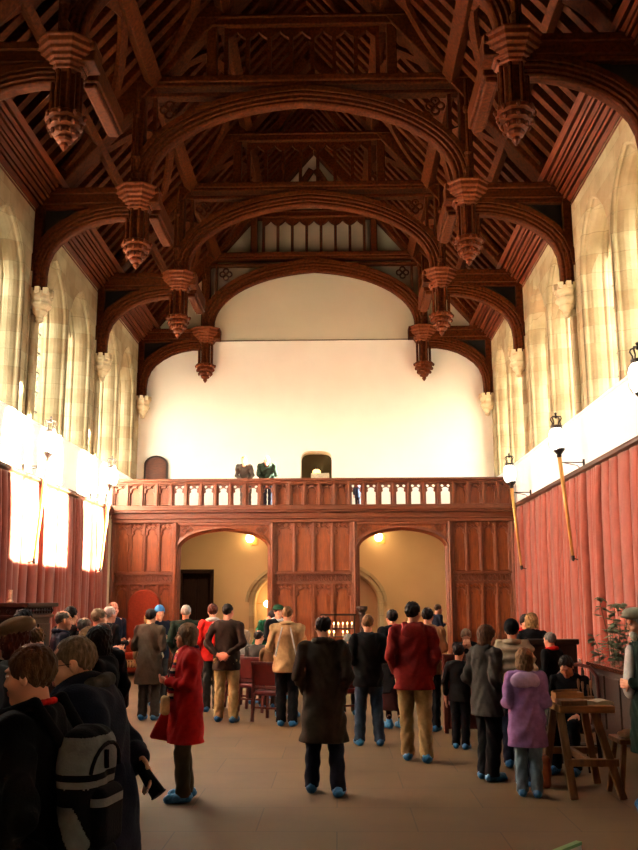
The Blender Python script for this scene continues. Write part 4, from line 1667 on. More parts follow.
        for sg in (-1, 1):
            hip, knee, ank = J[sg]
            F.cone(hip, knee, 0.104 * s * b, 0.080 * s * wd, 0.02 * s)
            F.cone(knee, ank + P(0, 0.0, -0.05), 0.080 * s * wd, 0.074 * s * wd, 0.012 * s)
    F.op(lambda X, Y, Z: 0.005 * s * np.sin(Z * 38 + 4 * np.sin(X * 17 + ph) + 3 * np.sin(Y * 21)) + 0.0 * X, np.array((-0.5, -0.5, 0)) * s, np.array((0.5, 0.8, 1.1)) * s, 0, 'warp')
    cutz = 0.055 * s
    F.op(lambda X, Y, Z: cutz - Z + 0 * (X + Y), np.array((-1, -1, -0.1)), np.array((1, 1.2, 1.5)), 0, 'cut')
    sdf_obj('skirt' if lk == 'skirt' else 'trousers', F, rc, M[lm], root)
    # ------------------------------------------------ blue overshoes
    if shoes:
        for sg in (-1, 1):
            ank = J[sg][2]
            F = Field()
            F.cone(ank + P(0, -0.04, -0.035), ank + P(sg * 0.02, 0.155, -0.045), 0.052 * s, 0.047 * s, 0.02)
            F.cone(ank + P(0, -0.01, -0.02), ank + P(0, 0.0, 0.03), 0.055 * s, 0.048 * s, 0.02)
            F.op(lambda X, Y, Z: 0.005 * s * np.sin(X * 90 + 3 * np.sin(Y * 50)) * np.cos(Z * 70 + Y * 45), ank - 0.3, ank + 0.3, 0, 'warp')
            F.op(lambda X, Y, Z: 0.004 - Z + 0 * (X + Y), ank - 0.3, ank + 0.3, 0, 'cut')
            sdf_obj('overshoe', F, max(rb, 0.008), M[shoes if isinstance(shoes, str) else 'overshoe'], root)
    ctx = dict(root=root, s=s, hs=hs, U=U, UD=UD, P=P, A=A, sh=sh, J=J, hc=hc, Rh=Rh, rb=rb, loc=loc, drop=drop, M=M)
    if extra:
        extra(ctx)
    return ctx


def world_pt(ctx, p):
    r = ctx['root']
    m = Matrix.Translation(r.location) @ Matrix.Rotation(r.rotation_euler[2], 4, 'Z')
    return m @ Vector([float(v) for v in p])


def dome(ctx, name, pts, r, m, res=None, k=0.015):
    F = Field()
    for a, b, r1, r2 in pts:
        F.cone(a, b, r1, r2, k)
    return sdf_obj(name, F, res or ctx['rb'], M[m], ctx['root'])


def glasses(ctx):
    q = MB()
    hc, Rh, hs = ctx['hc'], ctx['Rh'], ctx['hs']
    for sg in (-1, 1):
        ring = [hc + Rh @ np.array((sg * 0.031 + 0.021 * math.cos(a * PI / 6), 0.098, 0.006 + 0.016 * math.sin(a * PI / 6))) * hs for a in range(13)]
        q.tube(ring, 0.0018, 5)
        q.tube([hc + Rh @ np.array((sg * 0.052, 0.096, 0.01)) * hs, hc + Rh @ np.array((sg * 0.082, 0.0, 0.008)) * hs], 0.0018, 5)
    q.tube([hc + Rh @ np.array((-0.011, 0.1, 0.009)) * hs, hc + Rh @ np.array((0.011, 0.1, 0.009)) * hs], 0.0018, 5)
    q.build('eyeglasses', M['iron'], ctx['root'])


# ---------------------------------------------------------------- foreground, left
A_ = person('brown-haired young person in black jacket wearing a grey and black backpack', -0.505, 3.75, -80, 1.72, 'pocket', top=('black', 'jacket', 0.72), legs=('black', 'trousers'), hair=('full', 'h_brown'), head=(-4, 5), build=0.95,
            headscale=0.93, collar=('thin', 'brightred'), res=0.0055, bulk=0.012)
B_ = person('man with short greying hair in black coat, hands behind back gripping a black cylinder', -0.395, 4.3, -96, 1.73, ('pocket', 'backgrip'), top=('navy', 'coat', 0.62), legs=('blackbrown', 'trousers'), hair=('cropped', 'h_greybrown'), head=(-6, 2), lean=8, build=1.15, bulk=0.055, headscale=1.0,
            collar=('lapel', 'collargrey'), res=0.0055, extra=glasses)
# the object in his hand
hw_ = world_pt(B_, B_['A'][1][1] + B_['A'][1][2] * 0.075 * B_['hs'] + B_['A'][1][3] * 0.02)
q = MB()
a0 = np.array(hw_) + np.array((-0.02, 0.0, 0.05))
a1 = a0 + np.array((0.105, -0.03, -0.135))
q.tube([a0, lerp(a0, a1, 0.5), a1], 0.024, 14, r2=0.036)
q.tube([lerp(a0, a1, 0.97), lerp(a0, a1, 1.0)], 0.039, 14)
tag(q.build('folded_umbrella', M['black'], smooth=False, bevel=0.003), 'black folded umbrella gripped behind the back of the greying man', 'umbrella')

# backpack on the young person's back
bp = thing('backpack', 'grey and black backpack with zipped pocket, on the young person in black', 'backpack', A_['root'].location, A_['root'].rotation_euler[2])
Us, s_ = A_['U'], A_['s']
F = Field()
F.box(Us((0.0, -0.235, 1.20)), np.array((0.14, 0.085, 0.235)) * s_, 0.075, 0.02)
F.op(lambda X, Y, Z: 0.005 * np.sin(Z * 26 + 3 * np.sin(X * 20)), np.array((-1, -1, 0)), np.array((1, 1, 2)), 0, 'warp')


def bpm(C):
    z, x, y = C[:, 2] / s_, C[:, 0], C[:, 1]
    up_ = (z > 1.265) & (z < 1.40)
    low_ = (x < -0.10) & (y > -0.27 - 0.5 * (1.10 - z)) & (y < -0.20 - 0.5 * (1.10 - z) + 0.02) & (z < 1.15)
    return (~(up_ | low_ | ((z > 1.215) & (z < 1.24)))).astype(np.int32)


sdf_obj('main_bag', F, 0.006, [M['grey'], M['black']], bp, bpm)
F = Field()
F.box(Us((0.0, -0.32, 1.10)), np.array((0.11, 0.04, 0.115)) * s_, 0.045, 0.02)
sdf_obj('front_pocket', F, 0.006, [M['black'], M['grey']], bp, lambda C: ((C[:, 2] > 1.15 * s_) & (C[:, 2] < 1.18 * s_)).astype(np.int32))
F = Field()
F.box(Us((0.0, -0.24, 0.93)), np.array((0.15, 0.085, 0.05)) * s_, 0.04, 0.02)
sdf_obj('base', F, 0.006, M['black'], bp)
q = MB()
q.tube([Us((0.13 * math.cos(a), -0.312 - 0.012 * math.sin(a), 1.27 + 0.10 * math.sin(a))) for a in [i * PI / 10 for i in range(11)]], 0.008, 6)
q.tube([Us((-0.02, -0.325, 1.345)), Us((-0.03, -0.33, 1.31)), Us((-0.025, -0.33, 1.28))], 0.010, 6)
q.build('zip', M['black'], bp)
for sg in (-1, 1):
    F = Field()
    pts = [Us((sg * 0.10, -0.17, 1.38)), Us((sg * 0.115, -0.06, 1.525)), Us((sg * 0.125, 0.07, 1.48)), Us((sg * 0.14, 0.155, 1.30)), Us((sg * 0.17, 0.10, 1.10)), Us((sg * 0.17, -0.15, 1.0))]
    for p, q_ in zip(pts[:-1], pts[1:]):
        F.cone(p, q_, 0.022, 0.022, 0.01)
    sdf_obj('strap', F, 0.007, M['black'], bp)

# ---------------------------------------------------------------- group along the sunlit curtain
person('person in a slouchy brown cap and blue-grey coat behind the young backpacker', -1.42, 6.1, -70, 1.76, 'down', top=('greyblue', 'jacket', 0.75), legs=('charcoal', 'trousers'), hair=('bob', 'h_auburn'), hat=('softcap', 'capbrown'), fem=True)
person('dark-haired man with glasses in dark jacket, beside the carved cupboard', -2.42, 9.2, 128, 1.80, 'pocket', top=('blackbrown', 'jacket', 0.8), hair=('short', 'h_dark'), collar=('collar', 'charcoal'), extra=glasses)
person('tan-haired person with head bowed, just behind the greying man in front', -2.05, 8.75, -60, 1.66, 'clasp', top=('brown', 'jacket', 0.8), hair=('short', 'h_sandy'), head=(0, 24), lean=6)
person('bald man in navy jacket looking toward the screen, by the sunlit curtain', -2.86, 12.0, 60, 1.77, 'belly', top=('navy', 'jacket', 0.8), hair=('bald', 'h_grey'), collar=('collar', 'navy'))
person('dark-haired person peeping out behind the bald man in navy', -3.22, 13.6, 20, 1.81, 'down', top=('black', 'jacket', 0.8), hair=('short', 'h_dark'))
person('grey balding man seen from behind, between the bald man and the blond woman', -2.30, 11.0, 5, 1.70, 'pocket', top=('brown', 'jacket', 0.8), hair=('bald', 'h_grey'))
person('blond woman in black with head tilted down, behind the greying man in front', -1.53, 8.2, 68, 1.67, 'clasp', top=('black', 'coat', 0.6), hair=('mop', 'h_blond'), head=(10, 22), fem=True)
person('dark-haired woman in long black coat seen in left profile, beside the bowed blond woman', -1.25, 7.75, -84, 1.68, 'clasp', top=('black', 'coat', 0.35), legs=('black', 'trousers'), hair=('bob', 'h_dark'), head=(0, 14), fem=True)
person('woman with long auburn hair in black, right behind the dark-haired woman in profile', -1.66, 9.35, -20, 1.66, 'down', top=('black', 'coat', 0.4), legs=('black', 'trousers'), hair=('long', 'h_auburn'), fem=True)
person('grey-blond man in blue jacket holding a white paper, by the curtain', -2.68, 13.1, 62, 1.78, 'hold', top=('blue', 'jacket', 0.8), hair=('short', 'h_ashen'), legs=('navy', 'trousers'))
person('white-haired person in black near the throne end of the curtain', -3.02, 15.1, 40, 1.80, 'hold', top=('black', 'jacket', 0.75), hair=('short', 'h_white'))
person('man in navy standing nearest the red throne, facing the room', -3.42, 17.0, 140, 1.88, 'pocket', top=('navy', 'jacket', 0.8), hair=('bald', 'h_brown'), skin='skin_pink')

# ---------------------------------------------------------------- middle left
person('man in long grey-brown coat seen from behind, before the red throne', -2.40, 15.4, 14, 1.76, 'belly', top=('greycoat', 'coat', 0.56), legs=('charcoal', 'trousers'), hair=('short', 'h_dark'), build=1.08, stance=((0, 0.0), (0.02, 0.05)))
person('blond person in a cream top behind the grey-brown coated man', -2.84, 17.45, -10, 1.67, 'down', top=('cream', 'jacket', 0.82), hair=('mop', 'h_blond'), fem=True)
person('person in a bright blue hat facing out beside the grey-brown coated man', -2.72, 17.8, 150, 1.79, 'clasp', top=('navy', 'jacket', 0.8), hair=('short', 'h_grey'), hat=('beanie', 'bluehat'))
person('white-haired man in dark green jacket before the dark doorway', -2.08, 17.0, -8, 1.81, 'pocket', top=('darkgreen', 'jacket', 0.8), hair=('short', 'h_white'), build=1.08)
person('auburn-haired woman in bright red jacket with white collar, seen from behind', -1.52, 16.5, -12, 1.83, 'down', top=('brightred', 'jacket', 0.82), legs=('charcoal', 'trousers'), hair=('short', 'h_auburn'), collar=('collar', 'white'), fem=True)
person('man with hands clasped behind a dark brown jacket, khaki trousers', -1.10, 15.15, 8, 1.84, 'behind', top=('brown', 'jacket', 0.76), legs=('khaki', 'trousers'), hair=('cropped', 'h_dark'), head=(12, 0), build=1.08, stance=((-0.03, 0.03), (0.04, -0.03)), skin='skin_pink')


def redwoman(c):
    U, s = c['U'], c['s']
    F = Field()
    F.box(U((-0.09, 0.225, 0.945)), np.array((0.072, 0.045, 0.095)) * s, 0.035, 0.0)
    b = sdf_obj('shoulder_bag', F, 0.008, M['beige'], c['root'])
    q = MB()
    q.tube([U((-0.09, 0.22, 1.03)), U((-0.05, 0.20, 1.2)), U((0.06, 0.14, 1.40)), U((0.13, 0.0, 1.495)), U((0.10, -0.13, 1.40)), U((-0.05, -0.155, 1.2))], 0.008, 6)
    q.build('bag_strap', M['brown'], b)
    F = Field()    # the front edge of the coat swinging open
    for i in range(16):
        t = i / 15
        F.cone(U((0.10, 0.13 + 0.20 * t, 1.02 - 0.40 * t)), U((0.12, 0.08, 0.98 - 0.40 * t)), 0.022, 0.03, 0.03)
    sdf_obj('coat_flap', F, 0.010, M['red'], c['root'])


person('woman in long red coat and striped scarf, hands clasped, small bag at her hip', -0.80, 9.32, -106, 1.66, 'clasp', build=1.12, top=('red', 'coat', 0.57), legs=('olive', 'trousers'), hair=('bob', 'h_ashen'), head=(10, -2), collar=('scarf', 'scarf'), fem=True,
       extra=redwoman, res=0.0065, stance=((-0.02, 0.05), (0.03, -0.02)), bulk=0.012)

# ---------------------------------------------------------------- centre
person('man in green top leaning over beside the yellow doorway', -0.95, 19.6, 118, 1.78, 'hold', top=('green', 'shirt', 0.85), hair=('short', 'h_dark'), lean=22, head=(0, 26), bulk=0.02)
person('performer in green brimmed hat and white ruff, near the oak screen', -0.50, 18.6, 150, 1.79, 'belly', top=('black', 'habit', 0.7), hair=('short', 'h_brown'), hat=('brimhat', 'hatgreen'), collar=('ruff', 'white'), bulk=0.01)


def beige_lines(c):
    U = c['U']
    for sg in (-1, 1):
        q = MB()
        pts = [U((sg * (0.06 + 0.10 * t), -0.105 - 0.052 * math.sin(min(1, t * 1.6) * PI / 2), 1.44 - 0.42 * t)) for t in [i / 8 for i in range(9)]]
        q.tube(pts, 0.014, 6)
        q.build('white_piping', M['white'], c['root'])


person('man in beige jacket with white piping, standing at the red chair', -0.10, 14.65, 4, 1.80, 'belly', top=('beige', 'jacket', 0.78), legs=('black', 'trousers'), hair=('cropped', 'h_sandy'), build=1.06, extra=beige_lines, collar=('collar', 'beige'), bulk=0.008)
person('balding man in long dark tweed overcoat standing alone mid-floor, seen from behind', 0.545, 9.62, 6, 1.735, 'pocket', top=('tweed', 'coat', 0.50), legs=('navy', 'trousers'), hair=('bald', 'h_dark'), head=(-12, 0), build=1.06, stance=((-0.045, 0.09), (0.07, -0.10)), res=0.008, collar=('collar', 'tweed'))
person('sandy-haired man in black jumper and blue jeans, hands in front, beside the tweed overcoat', 1.10, 12.75, -6, 1.69, 'belly', top=('black', 'jacket', 0.78), legs=('jeans', 'trousers'), hair=('cropped', 'h_sandy'), stance=((-0.05, 0.02), (0.05, -0.03)), bulk=0.01)
person('woman in long black coat and maroon skirt with pinned-up dark hair', 1.53, 14.4, -22, 1.74, 'belly', top=('black', 'coat', 0.52), legs=('maroon', 'skirt'), hair=('bun', 'h_dark'), fem=True, build=1.08, collar=('scarf', 'black'))
person('man in dark red fleece and khaki trousers, seen from behind', 1.61, 11.5, 6, 1.86, 'pocket', top=('redfleece', 'fleece', 0.78), legs=('khaki', 'trousers'), hair=('short', 'h_dark'), head=(20, 0), build=1.1, stance=((0, 0.10), (0.04, -0.06)), collar=('hood', 'redfleece'))
person('man in tan jacket half hidden by the red fleece, carrying a small child', 2.04, 14.1, 18, 1.77, ('pocket', 'hold'), top=('tan', 'jacket', 0.8), legs=('black', 'trousers'), hair=('short', 'h_dark'))
person('small child in dark blue carried at the shoulder of the tan-jacketed man', 2.22, 14.38, 60, 0.88, 'clasp', z0=0.95, top=('navy', 'jacket', 0.75), legs=('navy', 'trousers'), hair=('short', 'h_brown'), child=True, shoes=False, head=(14, 6))
person('person in black resting head on both hands behind the red chair', 2.66, 14.5, 186, 1.47, 'chin', top=('black', 'jacket', 0.8), hair=('mop', 'h_ashen'), head=(0, 16), lean=10)

# ---------------------------------------------------------------- right group
person('child in dark jacket half hidden by the grey hooded coat', 2.28, 12.45, 20, 1.33, 'down', top=('blackbrown', 'jacket', 0.8), legs=('black', 'trousers'), hair=('short', 'h_dark'), child=True)
person('woman with brown bob in charcoal hooded coat, facing the craft table', 2.31, 10.35, 58, 1.61, 'pocket', top=('charcoal', 'coat', 0.72), legs=('black', 'wide'), hair=('bob', 'h_brown'), head=(18, 4), collar=('hood', 'charcoal'), fem=True, build=1.02, res=0.008, bulk=0.015)
person('person in cream quilted puffer jacket and black knitted hat', 2.74, 11.1, 12, 1.64, 'pocket', top=('puffer', 'puffer', 0.78), legs=('navy', 'trousers'), hair=('short', 'h_dark'), hat=('beanie', 'black'), build=0.9, res=0.008, collar=('collar', 'puffer'))
person('girl with light brown hair in purple hooded coat and pale jeans at the table', 2.56, 9.5, 10, 1.42, 'belly', top=('purple', 'coat', 0.60), legs=('palejeans', 'trousers'), hair=('bob', 'h_sandy'), head=(4, 18), child=True, collar=('bighood', 'lilac'), fem=True, res=0.008, bulk=0.025)
person('child in navy trousers hidden behind the girl in purple', 2.62, 10.0, 15, 1.2, 'belly', top=('black', 'jacket', 0.75), legs=('navy', 'trousers'), hair=('short', 'h_dark'), child=True)
person('woman with curly blond hair in black, near the far end of the red curtain', 3.68, 14.5, 10, 1.67, 'down', top=('black', 'coat', 0.5), hair=('curly', 'h_blond'), fem=True)
person('person with dark fringe and bright red scarf over the chin, facing out', 3.70, 15.1, 175, 1.66, 'belly', top=('brightred', 'jacket', 0.8), hair=('mop', 'h_dark'), collar=('scarf', 'brightred'), head=(0, 14), fem=True)
person('grey-haired person with red collar before the dark settle', 3.62, 13.0, -40, 1.44, 'belly', top=('black', 'jacket', 0.75), hair=('short', 'h_grey'), collar=('collar', 'brightred'))
person('dark-haired seated person bent over work at the craft table', 3.38, 11.0, -150, 1.62, 'lap', top=('black', 'jacket', 0.8), legs=('black', 'trousers'), hair=('short', 'h_dark'), seated=0.43, head=(0, 26), lean=8)


def craftsman(c):
    U, s = c['U'], c['s']
    F = Field()
    F.cone(U((0.02, 0.13, 1.36)), U((0.02, 0.155, 1.06)), 0.075 * s, 0.105 * s, 0.02, 0.55)
    sdf_obj('white_shirt_front', F, 0.009, M['white'], c['root'])
    F = Field()
    c_, R, hs = c['hc'], c['Rh'], c['hs']
    F.ell(c_ + R @ np.array((0, 0.062, -0.085)) * hs, np.array((0.05, 0.04, 0.05)) * hs, 0.01)
    F.ell(c_ + R @ np.array((0, 0.04, -0.13)) * hs, np.array((0.035, 0.035, 0.04)) * hs, 0.03)
    sdf_obj('beard', F, 0.008, M['h_white'], c['root'])


person('craftsman in flat cap, white beard and dark green coat behind the table', 3.56, 8.85, -88, 1.79, 'belly', top=('darkgreen', 'coat', 0.5), legs=('blackbrown', 'trousers'), hair=('cropped', 'h_white'), hat=('flatcap', 'capgrey'), head=(0, 10), build=1.06, extra=craftsman, res=0.008)

# ---------------------------------------------------------------- seated listeners and gallery
person('grey-blond seated listener beside the man with clasped hands', -1.02, 17.3, 30, 1.70, 'lap', top=('grey', 'jacket', 0.85), hair=('bob', 'h_ashen'), seated=0.46, fem=True)
person('dark-haired seated listener in charcoal on the farther red chair', -0.72, 16.62, 25, 1.72, 'lap', top=('charcoal', 'jacket', 0.85), hair=('bald', 'h_dark'), seated=0.47)
person('seated listener in tan coat on the nearer red chair', -0.35, 15.32, 25, 1.76, 'lap', top=('tan', 'jacket', 0.85), legs=('black', 'trousers'), hair=('short', 'h_sandy'), seated=0.47, head=(0, 10))
person('seated listener in blue-grey beside the candle rack', 0.86, 15.6, 0, 1.72, 'lap', top=('greyblue', 'jacket', 0.85), hair=('short', 'h_grey'), seated=0.46, head=(0, 30), lean=8)
person('person in dark jacket leaning folded arms on the gallery rail', -1.90, 25.86, 182, 1.70, 'rail', z0=4.42, top=('charcoal', 'jacket', 0.85), legs=('charcoal', 'trousers'), hair=('cropped', 'h_blond'), lean=56, head=(0, -38), shoes='blackbrown')
person('person in dark green leaning on the gallery rail, hands joined', -1.29, 25.88, 178, 1.74, 'rail', z0=4.42, top=('darkgreen', 'jacket', 0.85), legs=('navy', 'trousers'), hair=('bald', 'h_white'), lean=58, head=(0, -25), build=1.12, shoes='blackbrown', skin='skin_pink')
person('small child in blue behind the gallery balustrade', 1.27, 25.75, 175, 0.80, 'down', z0=4.42, top=('blue', 'jacket', 0.7), legs=('navy', 'trousers'), hair=('short', 'h_brown'), child=True, shoes='blackbrown')
# ================================================================== FURNITURE
# red throne-like chair below the screen
t = thing('throne', 'tall round-backed red upholstered throne against the oak screen', 'chair', (-4.50, 24.62, 0))
q = MB()
us = [-0.43 + 0.86 * i / 24 for i in range(25)]
q.columns(us, lambda u: 0.5, lambda u: 1.78 + 0.42 * math.sqrt(max(0, 1 - (u / 0.43) ** 2)), lambda u, d, z: (u, d, z), 0, 0.22, 0.36)
q.build('backrest', M['redcloth'], t, bevel=0.03)
q = MB()
q.box((-0.42, -0.32, 0.40), (0.42, 0.25, 0.58))
q.build('seat', M['redcloth'], t, bevel=0.05)
for sg in (-1, 1):
    q = MB()
    q.box((sg * 0.43, -0.28, 0.38), (sg * 0.54, 0.30, 0.86))
    q.build('armrest', M['redcloth'], t, bevel=0.04)
q = MB()
q.box((-0.48, -0.36, 0.10), (0.48, 0.30, 0.22))
q.build('base', M['redcloth'], t, bevel=0.02)
q = MB()
for i in range(14):
    x = -0.47 + 0.94 * i / 13
    q.lathe((x, -0.36, 0.38), [(0.012, 0), (0.03, -0.03), (0.034, -0.08), (0.02, -0.15), (0.012, -0.16)], 6)
q.box((-0.5, -0.37, 0.38), (0.5, -0.32, 0.41))
q.build('fringe', M['beige'], t)
for sx in (-1, 1):
    for sy in (-0.28, 0.24):
        q = MB()
        q.lathe((sx * 0.42, sy, 0), [(0.03, 0), (0.045, 0.03), (0.03, 0.07), (0.04, 0.1)], 8)
        q.build('foot', M['dark_oak'], t)


def red_chair(loc, rot, label, sc=1.0):
    t = thing('upholstered_chair', label, 'chair', loc, rot, 'dark red chairs for listeners')
    for sx in (-1, 1):
        for y, top in ((-0.22, 0.92 * sc), (0.22, 0.44)):
            q = MB()
            q.beam((sx * 0.24, y + (-0.06 if y < 0 else 0), 0), (sx * 0.24, y, 0.44), 0.045, 0.045, (0, 1, 0))
            if y < 0:
                q.beam((sx * 0.24, y, 0.44), (sx * 0.24, y - 0.07, top), 0.045, 0.045, (0, 1, 0))
            q.build('leg', M['redwood'], t, bevel=0.006)
    q = MB()
    q.box((-0.26, -0.24, 0.40), (0.26, 0.26, 0.48))
    q.build('seat', M['redleather'], t, bevel=0.025)
    q = MB()
    v = []
    q.beam((0, -0.235, 0.56), (0, -0.285, 0.90 * sc), 0.44, 0.035, (0, 1, 0))
    q.build('backrest', M['redleather'], t, bevel=0.012)
    q = MB()
    q.box((-0.26, -0.315, 0.88 * sc), (0.26, -0.265, 0.93 * sc))
    q.build('back_rail', M['redwood'], t, bevel=0.008)
    q = MB()
    q.box((-0.24, -0.25, 0.50), (0.24, -0.22, 0.55))
    q.build('lower_rail', M['redwood'], t, bevel=0.008)
    q = MB()
    q.box((-0.23, -0.25, 0.2), (0.23, -0.22, 0.23))
    q.build('stretcher', M['redwood'], t)
    return t


red_chair((-0.35, 15.32, 0), math.radians(-25), 'dark red chair behind the man in beige, with the tan-coated listener')
red_chair((-0.72, 16.65, 0), math.radians(-25), 'dark red chair with the charcoal-clad listener, by the clasped-hands man')
red_chair((0.86, 15.65, 0), 0.0, 'dark red chair under the blue-grey listener near the candle rack')
red_chair((-1.02, 17.3, 0), math.radians(-30), 'dark red chair under the grey-blond listener')
# high red bench in front of the person resting head on hands
t = thing('bench_pew', 'dark red panelled pew behind the red fleece man, person leaning on it', 'pew', (2.74, 13.85, 0))
q = MB()
q.box((-0.48, -0.03, 0.06), (0.48, 0.03, 1.05))
q.build('back_panel', M['redwood'], t, bevel=0.01)
q = MB()
q.box((-0.52, -0.05, 1.05), (0.52, 0.06, 1.11))
q.build('top_rail', M['redwood'], t, bevel=0.012)
for sg in (-1, 1):
    q = MB()
    q.box((sg * 0.46, -0.05, 0), (sg * 0.52, 0.10, 1.06))
    q.build('end_post', M['redwood'], t, bevel=0.01)
q = MB()
q.box((-0.46, -0.45, 0.40), (0.46, -0.02, 0.46))
q.build('seat', M['redleather'], t, bevel=0.015)
for sg in (-1, 1):
    q = MB()
    q.box((sg * 0.40, -0.43, 0), (sg * 0.45, -0.38, 0.41))
    q.build('leg', M['redwood'], t)

# candle rack near the screen
t = thing('candle_rack', 'dark framed candle rack with rows of small lit candles near the screen', 'candle rack', (0.70, 20.9, 0))
q = MB()
for sg in (-1, 1):
    q.box((sg * 0.36 - 0.02, -0.02, 0), (sg * 0.36 + 0.02, 0.02, 1.60))
q.box((-0.40, -0.04, 1.56), (0.40, 0.04, 1.60))
q.box((-0.40, -0.2, 0), (-0.32, 0.2, 0.05))
q.box((0.32, -0.2, 0), (0.40, 0.2, 0.05))
q.build('frame', M['dark_oak'], t, bevel=0.006)
for z in (1.30, 1.12, 0.92):
    q = MB()
    q.box((-0.36, -0.06, z - 0.03), (0.36, 0.06, z - 0.01))
    q.build('shelf', M['dark_oak'], t)
    for i in range(7):
        if (z < 1.2 and i in (0, 3, 6)) or (z < 1.0 and i < 4):
            continue
        x = -0.30 + 0.1 * i
        q = MB()
        q.lathe((x, 0, z - 0.01), [(0.014, 0), (0.014, 0.07), (0.003, 0.072)], 8)
        cd = q.build('candle', M['cream'], t)
        q = MB()
        q.lathe((x, 0, z + 0.065), [(0.003, 0), (0.014, 0.018), (0.009, 0.035), (0.001, 0.055)], 8)
        q.build('flame', M['flame'], cd, smooth=True)

# dark moulded post by the second arch
q = MB()
q.lathe((1.32, 24.6, 0), [(0.10, 0), (0.10, 0.1), (0.06, 0.14), (0.06, 1.5), (0.09, 1.53), (0.09, 1.58), (0.15, 1.66), (0.15, 1.74), (0.02, 1.75)], 10)
tag(q.build('newel_post', M['dark_oak']), 'dark moulded post standing at the edge of the second arch', 'post')

# carved cupboard by the sunlit curtain
t = thing('carved_cupboard', 'dark oak cupboard with carved frieze against the sunlit curtain', 'cupboard', (-4.98, 16.6, 0))
q = MB()
q.box((-0.36, -0.75, 0.08), (0.30, 0.75, 1.62))
q.build('body', M['dark_oak'], t, bevel=0.01)
q = MB()
q.box((-0.38, -0.80, 1.60), (0.36, 0.80, 1.66))
q.box((-0.38, -0.78, 1.66), (0.33, 0.78, 1.80))
q.box((-0.38, -0.86, 1.80), (0.42, 0.86, 1.87))
for i in range(10):
    q.lathe((0.34, -0.7 + 0.155 * i, 1.73), [(0.01, -0.05), (0.045, 0), (0.01, 0.05)], 6)
    if i < 4:
        q.lathe((-0.28 + 0.17 * i, -0.79, 1.73), [(0.01, -0.05), (0.045, 0), (0.01, 0.05)], 6)
q.build('cornice', M['dark_oak'], t, bevel=0.008)
for y0 in (-0.70, 0.03):
    q = MB()
    q.box((0.29, y0, 0.2), (0.33, y0 + 0.67, 1.5))
    d = q.build('door', M['dark_oak'], t, bevel=0.012)
    q = MB()
    q.lathe((0.35, y0 + (0.6 if y0 < 0 else 0.07), 0.9), [(0.005, -0.03), (0.025, 0), (0.005, 0.03)], 8)
    q.build('knob', M['brass'], d)
q = MB()
q.lathe((-4.95, 15.95, 1.87), [(0.05, 0), (0.06, 0.02), (0.035, 0.06), (0.035, 0.2), (0.04, 0.22)], 10)
tag(q.build('pillar_candle', M['cream'], smooth=False), 'pale candle standing on the dark carved cupboard', 'candle')

# craft table
t = thing('trestle_table', 'rough oak trestle table strewn with carving tools', 'table', (3.12, 9.75, 0))
q = MB()
for i in range(4):
    q.box((-0.28, -0.45 + 0.225 * i, 0.80), (0.26, -0.235 + 0.225 * i, 0.87))
q.build('table_top', M['bench_top'], t, bevel=0.01)
for sy in (-1, 1):
    for sx in (-1, 1):
        q = MB()
        q.beam(((-0.17 if sx < 0 else 0.30) if sy < 0 else sx * 0.27, sy * 0.40, 0), ((-0.25 if sx < 0 else 0.08) if sy < 0 else sx * 0.15, sy * 0.34, 0.80), 0.075, 0.06, (0, 1, 0))
        q.build('leg', M['bench_oak'], t, bevel=0.008)
    q = MB()
    q.box((-0.22, sy * 0.38 - 0.03, 0.30), (0.28, sy * 0.38 + 0.03, 0.37))
    q.build('stretcher', M['bench_oak'], t, bevel=0.008)
q = MB()
q.beam((0.0, -0.37, 0.335), (0.0, 0.37, 0.335), 0.05, 0.07)
q.build('long_stretcher', M['bench_oak'], t, bevel=0.006)
TT = 0.872


def small(name, label, cat, mb, m, loc=(0, 0, 0), rot=0, bevel=0.004, group=None):
    o = mb.build(name, m, None, bevel=bevel)
    o.location = loc
    o.rotation_euler = (0, 0, rot)
    return tag(o, label, cat, group)


q = MB()
q.box((-0.14, -0.09, 0), (0.14, 0.09, 0.012))
for a, b in (((-0.14, -0.09), (0.14, -0.078)), ((-0.14, 0.078), (0.14, 0.09)), ((-0.14, -0.09), (-0.128, 0.09)), ((0.128, -0.09), (0.14, 0.09))):
    q.box((a[0], a[1], 0), (b[0], b[1], 0.10))
small('tool_box', 'open wooden tool box near the girl in purple on the table', 'box', q, M['bench_top'], (3.0, 9.62, TT), 0.05)
q = MB()
q.box((-0.13, -0.10, 0), (0.13, 0.10, 0.05))
small('wooden_block', 'square wooden block on the near corner of the trestle table', 'block', q, M['bench_oak'], (2.98, 9.40, TT), 0.1)
q = MB()
us = [-0.17 + 0.34 * i / 16 for i in range(17)]
q.columns(us, lambda u: 0.0, lambda u: 0.022 + 0.018 * abs(math.sin(u * 18)), lambda u, d, z: (u, d, z), 0, -0.10, 0.10)
small('open_book', 'open book with pale pages on the trestle table', 'book', q, M['cream'], (3.22, 9.48, TT), 0.1, 0.002)
for i, (x, y, lb, h) in enumerate(((3.20, 9.95, 'tallest upright chisel in the row at the back of the table', 0.20), (3.25, 9.98, 'slim upright chisel second from the block', 0.17), (3.30, 9.96, 'short upright chisel in the middle of the row', 0.14), (3.34, 10.0, 'upright gouge nearest the craftsman', 0.18))):
    q = MB()
    q.lathe((0, 0, 0), [(0.03, 0), (0.03, 0.02), (0.008, 0.025), (0.008, h * 0.55), (0.012, h * 0.6), (0.014, h * 0.85), (0.010, h)], 8)
    small('chisel', lb, 'tool', q, M['bench_oak'], (x, y, TT), 0, 0, 'upright carving tools on the table')
